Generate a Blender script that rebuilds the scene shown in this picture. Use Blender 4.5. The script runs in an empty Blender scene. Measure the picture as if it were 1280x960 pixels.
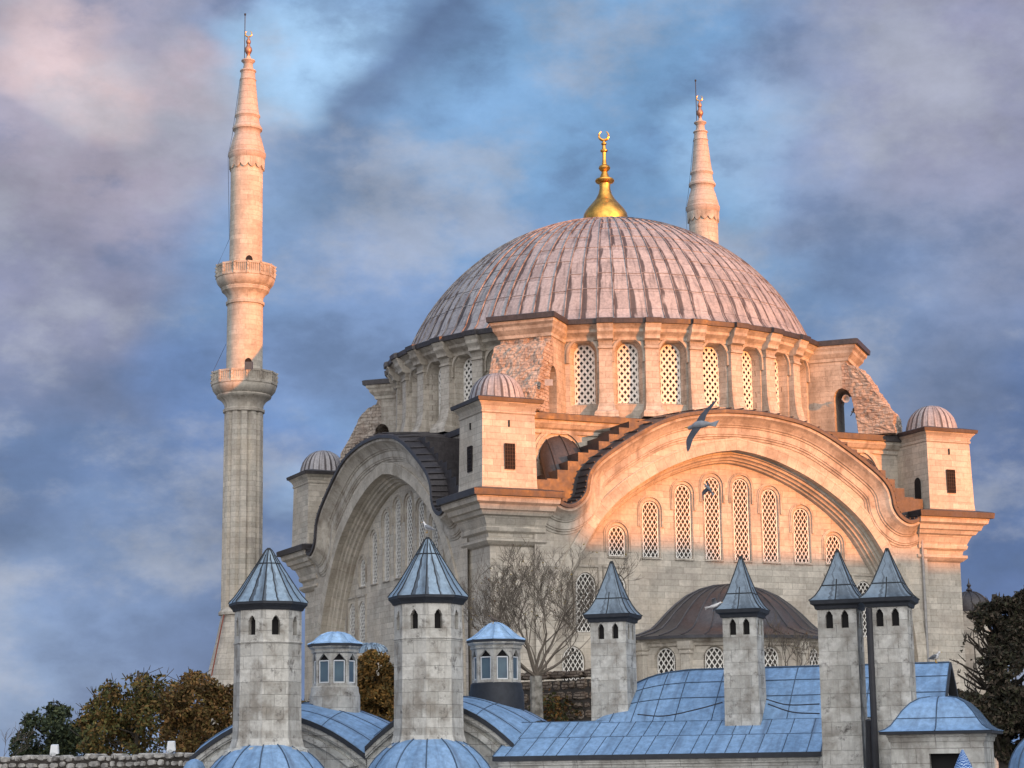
import bpy, bmesh, math, random
from mathutils import Vector, Matrix, noise
from mathutils.geometry import tessellate_polygon
PI=math.pi; R_=math.radians
random.seed(7)
scene=bpy.context.scene; COL=scene.collection

# ------------------------------------------------------------------ camera
FPX=2511.69; CX,CY=-66.021,-127.368; PITCH,YAW,ROLL=0.1890,0.4290,-0.0130
CAMPOS=Vector((CX,CY,0))
_r=Vector((math.cos(YAW),-math.sin(YAW),0))
FW=Vector((math.sin(YAW)*math.cos(PITCH),math.cos(YAW)*math.cos(PITCH),math.sin(PITCH)))
_u=_r.cross(FW)
RC=_r*math.cos(ROLL)+_u*math.sin(ROLL); UC=_u*math.cos(ROLL)-_r*math.sin(ROLL)
cd=bpy.data.cameras.new('camera'); cam=bpy.data.objects.new('camera',cd); COL.objects.link(cam); scene.camera=cam
cd.sensor_width=36; cd.lens=FPX/1280*36; cd.clip_start=.5; cd.clip_end=6000
m=Matrix((( RC.x,UC.x,-FW.x,CX),(RC.y,UC.y,-FW.y,CY),(RC.z,UC.z,-FW.z,0),(0,0,0,1))); cam.matrix_world=m
def ray(x,y): return RC*((x-640)/FPX)-UC*((y-480)/FPX)+FW
def at(x,y,D): return CAMPOS+ray(x,y)*D
GZ=-9.0

# ------------------------------------------------------------------ world, sun, exposure
SUN_AZ=R_(20.5); SUN_EL=R_(4.2)      # azimuth measured from -Y towards +X
SD=Vector((math.sin(SUN_AZ)*math.cos(SUN_EL),-math.cos(SUN_AZ)*math.cos(SUN_EL),math.sin(SUN_EL)))
sl=bpy.data.lights.new('sun','SUN'); sl.energy=5.0; sl.angle=R_(.5); sl.color=(1.0,.28,.025)
so=bpy.data.objects.new('sun',sl); COL.objects.link(so); so.rotation_euler=(-SD).to_track_quat('-Z','Y').to_euler(); so.location=(0,-80,80)
w=bpy.data.worlds.new('World'); scene.world=w; w.use_nodes=True
scene.view_settings.view_transform='Standard'; scene.view_settings.look='None'; scene.view_settings.gamma=1
scene.view_settings.exposure=0.36; scene.view_settings.use_curve_mapping=False
def sky_world():
    nt=w.node_tree; N=nt.nodes; L=nt.links; N.clear()
    out=N.new('ShaderNodeOutputWorld')
    tc=N.new('ShaderNodeTexCoord')
    def math_(op,a,b=None,c=None,clamp=False):
        n=N.new('ShaderNodeMath'); n.operation=op; n.use_clamp=clamp
        for i,v in enumerate((a,b,c)):
            if v is None: continue
            if isinstance(v,(int,float)): n.inputs[i].default_value=v
            else: L.new(v,n.inputs[i])
        return n.outputs[0]
    def noise_(scale,detail,vec,rough=.55,dist=0):
        n=N.new('ShaderNodeTexNoise'); n.inputs['Scale'].default_value=scale; n.inputs['Detail'].default_value=detail
        n.inputs['Roughness'].default_value=rough; n.inputs['Distortion'].default_value=dist; L.new(vec,n.inputs['Vector']); return n
    def vm(op,a,b):
        n=N.new('ShaderNodeVectorMath'); n.operation=op
        for i,v in enumerate((a,b)):
            if isinstance(v,(tuple,Vector)): n.inputs[i].default_value=tuple(v)
            else: L.new(v,n.inputs[i])
        return n
    def mix(f,a,b):
        n=N.new('ShaderNodeMix'); n.data_type='RGBA'
        if isinstance(f,(int,float)): n.inputs[0].default_value=f
        else: L.new(f,n.inputs[0])
        for i,v in ((6,a),(7,b)):
            if isinstance(v,tuple): n.inputs[i].default_value=(*v,1)
            else: L.new(v,n.inputs[i])
        return n.outputs[2]
    d=tc.outputs['Generated']
    st=vm('MULTIPLY',d,(1,1,2.0)).outputs[0]
    wn=noise_(5,5,st,.5)
    wv=vm('SUBTRACT',wn.outputs['Color'],(.5,.5,.5)).outputs[0]
    sc=N.new('ShaderNodeVectorMath'); sc.operation='SCALE'; L.new(wv,sc.inputs[0]); sc.inputs['Scale'].default_value=.17
    dw=vm('NORMALIZE',vm('ADD',d,sc.outputs[0]).outputs[0],(0,0,0)).outputs[0]
    n1=noise_(5.0,7,st,.58,.35)
    ramp=N.new('ShaderNodeValToRGB'); L.new(n1.outputs['Fac'],ramp.inputs[0])
    e=ramp.color_ramp.elements
    e[0].position=.30; e[0].color=(.10,.16,.32,1); e[1].position=.72; e[1].color=(.34,.34,.45,1)
    x=e.new(.45); x.color=(.15,.29,.54,1); x=e.new(.58); x.color=(.20,.27,.42,1)
    col=ramp.outputs[0]
    def blob(px,py,rx,c,wt,src=dw):
        nonlocal col
        v=ray(px,py).normalized(); ang=rx/FPX
        dot=vm('DOT_PRODUCT',src,v).outputs['Value']
        c0=math.cos(ang*1.25); c1=math.cos(ang*.25)
        mr=N.new('ShaderNodeMapRange'); mr.interpolation_type='SMOOTHSTEP'
        L.new(dot,mr.inputs[0]); mr.inputs[1].default_value=c0; mr.inputs[2].default_value=c1
        mr.inputs[3].default_value=0; mr.inputs[4].default_value=wt
        col=mix(mr.outputs[0],col,c)
    B=[(120,620,430,(.095,.14,.275),.85),(1260,640,330,(.070,.125,.29),.9),(60,330,220,(.27,.26,.36),.7),(560,360,320,(.155,.29,.53),.8),
       (100,90,250,(.34,.30,.37),.85),(420,230,150,(.24,.34,.52),.6),(540,120,190,(.12,.185,.32),.85),(720,60,190,(.20,.37,.62),.85),
       (385,10,90,(.34,.54,.78),.85),(960,200,230,(.155,.30,.52),.8),(935,170,60,(.27,.46,.70),.8),(1230,100,290,(.29,.27,.36),.8),
       (1150,380,150,(.22,.26,.38),.6),(1010,420,120,(.13,.20,.36),.7),(120,50,95,(.66,.50,.50),.75),(265,35,60,(.56,.45,.50),.6),
       (60,890,190,(.24,.33,.50),.85),(345,650,42,(.42,.58,.80),.65),(300,560,120,(.125,.21,.44),.65),(470,420,140,(.19,.26,.45),.6),(200,760,160,(.13,.20,.38),.6)]
    for b in B: blob(*b)
    n3=noise_(8.5,9,vm('MULTIPLY',d,(1,1,1.7)).outputs[0],.60,.0)
    def band(n,a,b,wt):
        m_=N.new('ShaderNodeMapRange'); m_.interpolation_type='SMOOTHSTEP'; L.new(n,m_.inputs[0]); m_.inputs[1].default_value=a; m_.inputs[2].default_value=b; m_.inputs[3].default_value=0; m_.inputs[4].default_value=wt; return m_.outputs[0]
    col=mix(band(n3.outputs['Fac'],.48,.66,.55),col,(.38,.40,.47)); col=mix(band(n3.outputs['Fac'],.50,.36,.5),col,(.09,.14,.27))
    # fine cloud texture modulating the light of the whole sky
    n2=noise_(13,9,vm('MULTIPLY',d,(1,1,1.6)).outputs[0],.62,.0)
    mr=N.new('ShaderNodeMapRange'); L.new(n2.outputs['Fac'],mr.inputs[0]); mr.inputs[1].default_value=.3; mr.inputs[2].default_value=.7; mr.inputs[3].default_value=.78; mr.inputs[4].default_value=1.22
    scl=N.new('ShaderNodeVectorMath'); scl.operation='SCALE'; L.new(col,scl.inputs[0]); L.new(mr.outputs[0],scl.inputs['Scale'])
    # the bright western half of the sky, where the sun is setting, and the lit overcast overhead
    sh=Vector((SD.x-.45,SD.y,.35)).normalized()
    dt=vm('DOT_PRODUCT',d,sh).outputs['Value']
    mr2=N.new('ShaderNodeMapRange'); mr2.interpolation_type='SMOOTHSTEP'; L.new(dt,mr2.inputs[0]); mr2.inputs[1].default_value=.05; mr2.inputs[2].default_value=.98; mr2.inputs[3].default_value=0; mr2.inputs[4].default_value=1
    glow=mix(mr2.outputs[0],(0,0,0),(1.78,1.66,1.48))
    tot=N.new('ShaderNodeVectorMath'); tot.operation='ADD'; L.new(scl.outputs[0],tot.inputs[0]); L.new(glow,tot.inputs[1])
    sky=N.new('ShaderNodeTexSky'); sky.sky_type='NISHITA'; sky.sun_disc=False; sky.sun_elevation=SUN_EL
    sky.sun_rotation=math.atan2(SD.x,SD.y)
    b1=N.new('ShaderNodeBackground'); L.new(sky.outputs[0],b1.inputs[0]); b1.inputs[1].default_value=.08
    b2=N.new('ShaderNodeBackground'); L.new(tot.outputs[0],b2.inputs[0]); b2.inputs[1].default_value=1.0
    mx=N.new('ShaderNodeMixShader'); mx.inputs[0].default_value=.88; L.new(b1.outputs[0],mx.inputs[1]); L.new(b2.outputs[0],mx.inputs[2])
    L.new(mx.outputs[0],out.inputs[0])
sky_world()

# ------------------------------------------------------------------ materials
def newmat(name):
    m=bpy.data.materials.new(name); m.use_nodes=True; nt=m.node_tree; return m,nt,nt.nodes,nt.links,nt.nodes['Principled BSDF']
def mixc(N,L,f,a,b,mode='MIX'):
    n=N.new('ShaderNodeMix'); n.data_type='RGBA'; n.blend_type=mode
    if isinstance(f,(int,float)): n.inputs[0].default_value=f
    else: L.new(f,n.inputs[0])
    for i,v in ((6,a),(7,b)):
        if isinstance(v,tuple): n.inputs[i].default_value=(*v,1)
        else: L.new(v,n.inputs[i])
    return n.outputs[2]
def rampf(N,L,src,a,b,lo=0,hi=1):
    n=N.new('ShaderNodeMapRange'); L.new(src,n.inputs[0]); n.inputs[1].default_value=a; n.inputs[2].default_value=b; n.inputs[3].default_value=lo; n.inputs[4].default_value=hi; return n.outputs[0]
def stone(name,c1,c2,mortar,bw=.95,bh=.40,stain=(.20,.17,.14),stain_amt=.45,grime=.35,bump=.25,streak=.35,seed=0,ms=.012,warm=None,nscale=1.0):
    m,nt,N,L,bs=newmat(name)
    tc=N.new('ShaderNodeTexCoord'); uv=N.new('ShaderNodeUVMap'); uv.uv_map='UVMap'
    wob=N.new('ShaderNodeTexNoise'); wob.inputs['Scale'].default_value=1.3; L.new(uv.outputs[0],wob.inputs['Vector'])
    ws=N.new('ShaderNodeVectorMath'); ws.operation='MULTIPLY_ADD'; L.new(wob.outputs['Color'],ws.inputs[0]); ws.inputs[1].default_value=(.05,.025,0); L.new(uv.outputs[0],ws.inputs[2])
    br=N.new('ShaderNodeTexBrick'); L.new(ws.outputs[0],br.inputs['Vector']); br.inputs['Scale'].default_value=1
    br.inputs['Brick Width'].default_value=bw; br.inputs['Row Height'].default_value=bh; br.inputs['Mortar Size'].default_value=ms; br.inputs['Mortar Smooth'].default_value=.5
    br.inputs['Color1'].default_value=(*c1,1); br.inputs['Color2'].default_value=(*c2,1); br.inputs['Mortar'].default_value=(*mortar,1); br.inputs['Bias'].default_value=-.15
    br.offset=.47; br.squash=1.25; br.squash_frequency=3
    def nz(scale,det=4,vec=None,mul=None,ro=.6):
        n=N.new('ShaderNodeTexNoise'); n.inputs['Scale'].default_value=scale; n.inputs['Detail'].default_value=det; n.inputs['Roughness'].default_value=ro
        src=vec or tc.outputs['Object']
        mp=N.new('ShaderNodeMapping'); mp.inputs['Location'].default_value=(seed*3.1,seed*1.7,seed); mp.inputs['Scale'].default_value=mul or (1,1,1); L.new(src,mp.inputs[0]); L.new(mp.outputs[0],n.inputs['Vector']); return n.outputs['Fac']
    c=br.outputs['Color']
    if warm: c=mixc(N,L,rampf(N,L,nz(.35,3),.45,.65,0,.55),c,warm)
    big=rampf(N,L,nz(.55*nscale,6),.46,.66,0,stain_amt); c=mixc(N,L,big,c,stain)
    st=rampf(N,L,nz(1.6*nscale,5,mul=(1,1,.14)),.50,.72,0,streak); c=mixc(N,L,st,c,tuple(x*.8 for x in stain))
    fine=rampf(N,L,nz(5,6,ro=.7),.35,.75,.82,1.12)
    g=N.new('ShaderNodeVectorMath'); g.operation='SCALE'; L.new(c,g.inputs[0]); L.new(fine,g.inputs['Scale'])
    gr=rampf(N,L,nz(2.6,8,ro=.75),.56,.70,0,grime); c=mixc(N,L,gr,g.outputs[0],(.075,.065,.06))
    L.new(c,bs.inputs['Base Color']); bs.inputs['Roughness'].default_value=.9; bs.inputs['Specular IOR Level'].default_value=.15
    b=N.new('ShaderNodeBump'); b.inputs['Strength'].default_value=bump; b.inputs['Distance'].default_value=.05
    h=N.new('ShaderNodeMath'); h.operation='MULTIPLY_ADD'; L.new(br.outputs['Fac'],h.inputs[0]); h.inputs[1].default_value=-.8; L.new(nz(4,8,ro=.7),h.inputs[2])
    L.new(h.outputs[0],b.inputs['Height']); L.new(b.outputs[0],bs.inputs['Normal']); return m
def lead(name,c1,c2,seamc,bw=1.0,bh=1.6,rough=.5,metal=.25,streak=.4,bump=.15,dark=(.05,.05,.06),ms=.02,edge=0):
    m,nt,N,L,bs=newmat(name)
    tc=N.new('ShaderNodeTexCoord'); uv=N.new('ShaderNodeUVMap'); uv.uv_map='UVMap'
    br=N.new('ShaderNodeTexBrick'); L.new(uv.outputs[0],br.inputs['Vector']); br.inputs['Scale'].default_value=1
    br.inputs['Brick Width'].default_value=bw; br.inputs['Row Height'].default_value=bh; br.inputs['Mortar Size'].default_value=ms; br.inputs['Mortar Smooth'].default_value=.3
    br.inputs['Color1'].default_value=(*c1,1); br.inputs['Color2'].default_value=(*c2,1); br.inputs['Mortar'].default_value=(*seamc,1); br.offset=.0; br.inputs['Bias'].default_value=-.3
    n1=N.new('ShaderNodeTexNoise'); n1.inputs['Scale'].default_value=1.7; n1.inputs['Detail'].default_value=7; n1.inputs['Roughness'].default_value=.65; L.new(tc.outputs['Object'],n1.inputs['Vector'])
    mp=N.new('ShaderNodeMapping'); mp.inputs['Scale'].default_value=(2.2,.25,1); L.new(uv.outputs[0],mp.inputs[0])
    n2=N.new('ShaderNodeTexNoise'); n2.inputs['Scale'].default_value=1.5; n2.inputs['Detail'].default_value=6; L.new(mp.outputs[0],n2.inputs['Vector'])
    c=mixc(N,L,rampf(N,L,n1.outputs['Fac'],.45,.75,0,.45),br.outputs['Color'],tuple(min(1,x*1.35+.03) for x in c1))
    n4=N.new('ShaderNodeTexNoise'); n4.inputs['Scale'].default_value=6; n4.inputs['Detail'].default_value=7; n4.inputs['Roughness'].default_value=.7; L.new(tc.outputs['Object'],n4.inputs['Vector'])
    sc4=N.new('ShaderNodeVectorMath'); sc4.operation='SCALE'; L.new(c,sc4.inputs[0]); L.new(rampf(N,L,n4.outputs['Fac'],.35,.65,.78,1.25),sc4.inputs['Scale'])
    mp5=N.new('ShaderNodeMapping'); mp5.inputs['Scale'].default_value=(3.0,.8,1); L.new(uv.outputs[0],mp5.inputs[0])
    n5=N.new('ShaderNodeTexNoise'); n5.inputs['Scale'].default_value=2.3; n5.inputs['Detail'].default_value=8; n5.inputs['Roughness'].default_value=.75; L.new(mp5.outputs[0],n5.inputs['Vector'])
    cw=mixc(N,L,rampf(N,L,n5.outputs['Fac'],.60,.74,0,.5),sc4.outputs[0],tuple(min(.75,x*1.3+.16) for x in c1))
    c=mixc(N,L,rampf(N,L,n2.outputs['Fac'],.52,.72,0,streak),cw,dark)
    if edge:  # dark stripe beside each seam; on domes it puts the rolls' shade into colour
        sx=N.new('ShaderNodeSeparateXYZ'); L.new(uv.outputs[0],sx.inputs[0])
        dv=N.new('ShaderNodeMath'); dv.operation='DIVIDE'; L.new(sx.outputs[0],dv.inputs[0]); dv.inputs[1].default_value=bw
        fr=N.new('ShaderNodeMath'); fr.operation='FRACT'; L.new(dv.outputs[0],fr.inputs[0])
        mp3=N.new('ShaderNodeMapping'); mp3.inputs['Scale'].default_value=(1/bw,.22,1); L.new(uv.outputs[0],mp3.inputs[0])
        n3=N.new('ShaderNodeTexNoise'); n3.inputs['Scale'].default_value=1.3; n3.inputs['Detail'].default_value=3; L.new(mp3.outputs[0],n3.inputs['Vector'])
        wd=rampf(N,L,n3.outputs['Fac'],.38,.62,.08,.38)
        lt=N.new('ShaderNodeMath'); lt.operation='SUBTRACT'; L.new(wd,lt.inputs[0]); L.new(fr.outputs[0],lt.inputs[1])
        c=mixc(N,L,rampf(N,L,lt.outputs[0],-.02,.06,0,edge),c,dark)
    L.new(c,bs.inputs['Base Color']); bs.inputs['Metallic'].default_value=metal
    L.new(rampf(N,L,n1.outputs['Fac'],.3,.7,rough-.08,rough+.15),bs.inputs['Roughness'])
    b=N.new('ShaderNodeBump'); b.inputs['Strength'].default_value=bump; b.inputs['Distance'].default_value=.05; L.new(n1.outputs['Fac'],b.inputs['Height']); L.new(b.outputs[0],bs.inputs['Normal']); return m
def plain(name,c,rough=.7,metal=0,var=.25,scale=4.0,c2=None,bump=0,island=False,spec=.4):
    m,nt,N,L,bs=newmat(name)
    tc=N.new('ShaderNodeTexCoord'); n1=N.new('ShaderNodeTexNoise'); n1.inputs['Scale'].default_value=scale; n1.inputs['Detail'].default_value=5; L.new(tc.outputs['Object'],n1.inputs['Vector'])
    c2=c2 or tuple(x*(1-var) for x in c)
    L.new(mixc(N,L,rampf(N,L,n1.outputs['Fac'],.35,.65),c,c2),bs.inputs['Base Color'])
    bs.inputs['Roughness'].default_value=rough; bs.inputs['Metallic'].default_value=metal; bs.inputs['Specular IOR Level'].default_value=spec
    if bump:
        b=N.new('ShaderNodeBump'); b.inputs['Strength'].default_value=bump; b.inputs['Distance'].default_value=.05; L.new(n1.outputs['Fac'],b.inputs['Height']); L.new(b.outputs[0],bs.inputs['Normal'])
    return m
def leafmat(name,cols):
    m,nt,N,L,bs=newmat(name)
    g=N.new('ShaderNodeNewGeometry'); r=N.new('ShaderNodeValToRGB'); L.new(g.outputs['Random Per Island'],r.inputs[0]); r.color_ramp.interpolation='CONSTANT'
    e=r.color_ramp.elements; e[0].position=0; e[0].color=(*cols[0],1); e[1].position=1/len(cols); e[1].color=(*cols[1],1)
    for i,c in enumerate(cols[2:]): k=e.new((i+2)/len(cols)); k.color=(*c,1)
    tc=N.new('ShaderNodeTexCoord'); n1=N.new('ShaderNodeTexNoise'); n1.inputs['Scale'].default_value=.8; n1.inputs['Detail'].default_value=3; L.new(tc.outputs['Object'],n1.inputs['Vector'])
    s=N.new('ShaderNodeVectorMath'); s.operation='SCALE'; L.new(r.outputs[0],s.inputs[0]); L.new(rampf(N,L,n1.outputs['Fac'],.3,.7,.55,1.5),s.inputs['Scale'])
    L.new(s.outputs[0],bs.inputs['Base Color']); bs.inputs['Roughness'].default_value=.7; bs.inputs['Specular IOR Level'].default_value=.2
    return m
M={}
M['lime']=stone('limestone',(.60,.55,.47),(.40,.37,.315),(.22,.195,.165),1.05,.40,stain=(.33,.29,.25),stain_amt=.5,grime=.30,streak=.35,warm=(.56,.48,.38))
M['trim']=stone('moulded limestone',(.56,.515,.44),(.48,.44,.38),(.30,.26,.22),1.3,2.0,stain=(.24,.20,.16),stain_amt=.75,grime=.55,streak=.7,ms=.008,seed=2,bump=.3)
M['rough']=stone('eroded stone',(.46,.40,.34),(.36,.30,.25),(.22,.17,.14),.5,.24,stain=(.27,.19,.15),stain_amt=.8,grime=.95,bump=1.0,streak=.4,seed=4,ms=.015)
M['drum']=stone('drum stone',(.54,.49,.42),(.43,.39,.33),(.26,.22,.19),.9,.36,stain=(.25,.22,.18),stain_amt=.7,grime=.55,bump=.35,streak=.6,seed=5)
M['chim']=stone('chimney stone',(.61,.60,.555),(.40,.39,.355),(.35,.34,.31),.50,.36,stain=(.27,.245,.21),stain_amt=.85,grime=1.0,bump=.9,streak=.5,seed=7,ms=.004,nscale=3.2)
M['wallw']=stone('pale wall stone',(.60,.60,.56),(.50,.50,.46),(.30,.29,.27),.8,.35,stain=(.28,.26,.23),stain_amt=.75,grime=.8,bump=.5,streak=.7,seed=9,nscale=2.2)
M['rubble']=stone('garden wall rubble',(.30,.25,.20),(.20,.16,.12),(.08,.06,.05),.42,.16,stain=(.16,.11,.08),stain_amt=.8,grime=.9,bump=1.0,streak=.6,seed=11,ms=.03)
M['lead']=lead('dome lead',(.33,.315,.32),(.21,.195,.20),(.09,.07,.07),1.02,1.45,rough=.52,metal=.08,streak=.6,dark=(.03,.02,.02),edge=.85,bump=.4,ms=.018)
M['rib']=plain('dark lead rolls',(.09,.065,.06),.6,scale=1.5,c2=(.30,.28,.28))  # dark lead for the dome rolls, mottled with paler grey
M['leadd']=lead('dark lead',(.052,.046,.048),(.036,.032,.034),(.03,.028,.03),1.1,3,rough=.45,metal=.2,streak=.4,dark=(.03,.026,.028))
M['leadb']=lead('blue roof lead',(.185,.31,.49),(.13,.235,.39),(.10,.18,.32),.55,1.1,rough=.55,metal=.10,streak=.65,dark=(.07,.105,.17),ms=.0,bump=.5)
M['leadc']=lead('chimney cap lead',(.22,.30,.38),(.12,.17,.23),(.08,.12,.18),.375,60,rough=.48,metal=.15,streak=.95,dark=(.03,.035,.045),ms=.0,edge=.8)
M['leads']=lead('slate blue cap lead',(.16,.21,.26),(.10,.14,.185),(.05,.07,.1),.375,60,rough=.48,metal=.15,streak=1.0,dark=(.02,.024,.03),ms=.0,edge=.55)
M['leadg']=lead('apse lead',(.062,.062,.070),(.042,.042,.05),(.06,.05,.06),.9,60,rough=.36,metal=.35,streak=.5,dark=(.06,.05,.055),ms=.0)
M['fascia']=plain('roof edge',(.035,.04,.05),.6,.2,scale=6)
M['lattice']=plain('white plaster lattice',(.80,.78,.73),.8,scale=3,c2=(.68,.65,.59))
M['glass']=plain('dark window glass',(.05,.047,.045),.4,0,scale=.7,c2=(.085,.075,.065),spec=.25)
M['seam']=plain('dark seams',(.06,.10,.16),.7)  # roof rolls coloured dark, so their thin shadow lines sit in the colour
M['seamd']=plain('dark cap seams',(.025,.03,.035),.7)
M['blue_glass']=plain('window screen',(.10,.16,.20),.35,0,scale=2,c2=(.07,.11,.15))
M['dark']=plain('dark interior',(.012,.011,.012),.9,scale=2)
M['iron']=plain('iron grille',(.04,.03,.03),.6,.5)
M['gold']=plain('gilded copper',(.88,.46,.10),.32,1.0,scale=2.5,c2=(.50,.25,.06),bump=.45)
M['oldgold']=plain('weathered copper finial',(.45,.24,.16),.4,.7,scale=6)
M['pipe']=plain('grey pipe',(.35,.34,.33),.5,.3)
M['redpipe']=plain('rusty cable',(.28,.08,.05),.7)
M['wire']=plain('black cable',(.03,.03,.035),.6)
M['bark']=plain('grey bark',(.30,.285,.25),.9,scale=3.5,c2=(.10,.09,.075),bump=.5)
M['bark_dark']=plain('dark bark',(.07,.058,.045),.9,scale=5)
M['gullb']=plain('grey underside feathers',(.30,.31,.33),.8,scale=8,var=.3)
M['twig']=plain('brown twig',(.15,.125,.10),.9,scale=6)
M['leaf_autumn2']=leafmat('rust leaves',[(.15,.08,.03),(.18,.10,.035),(.10,.07,.025),(.13,.095,.03),(.075,.05,.02)])
M['speaker2']=plain('dark loudspeaker cabinet',(.06,.065,.07),.5)
M['pigeonb']=plain('brown feathers',(.15,.12,.10),.8,scale=8)
M['gullw']=plain('white feathers',(.72,.72,.72),.8,scale=8,var=.15)
M['gullg']=plain('grey wing feathers',(.22,.24,.27),.8,scale=8,c2=(.12,.13,.15))
M['gulld']=plain('dark wing feathers',(.07,.075,.09),.8,scale=8)
M['beak']=plain('yellow beak',(.6,.35,.05),.6)
M['speaker']=plain('grey horn speaker',(.35,.34,.33),.5)
M['white']=plain('white casing',(.75,.77,.78),.5,var=.1)
M['ground']=plain('stone paving',(.20,.19,.17),.9,scale=.3)
M['leaf_autumn']=leafmat('autumn leaves',[(.14,.095,.03),(.11,.10,.032),(.19,.12,.04),(.08,.085,.028),(.11,.065,.025),(.06,.065,.025)])
M['leaf_orange']=leafmat('orange leaves',[(.17,.09,.025),(.12,.07,.02),(.08,.055,.02),(.20,.11,.03),(.075,.06,.02)])
M['leaf_green']=leafmat('dark green leaves',[(.035,.05,.028),(.05,.065,.035),(.025,.035,.022),(.06,.07,.03)])
M['leaf_dark']=leafmat('dark brown green leaves',[(.035,.033,.022),(.022,.022,.016),(.055,.042,.03),(.04,.04,.022),(.08,.062,.045)])
M['leaf_sparse']=leafmat('last yellow leaves',[(.20,.14,.03),(.13,.10,.03),(.10,.05,.02)])
M['ivy']=leafmat('ivy',[(.10,.05,.02),(.06,.06,.02),(.16,.08,.02),(.04,.045,.02)])

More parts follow.
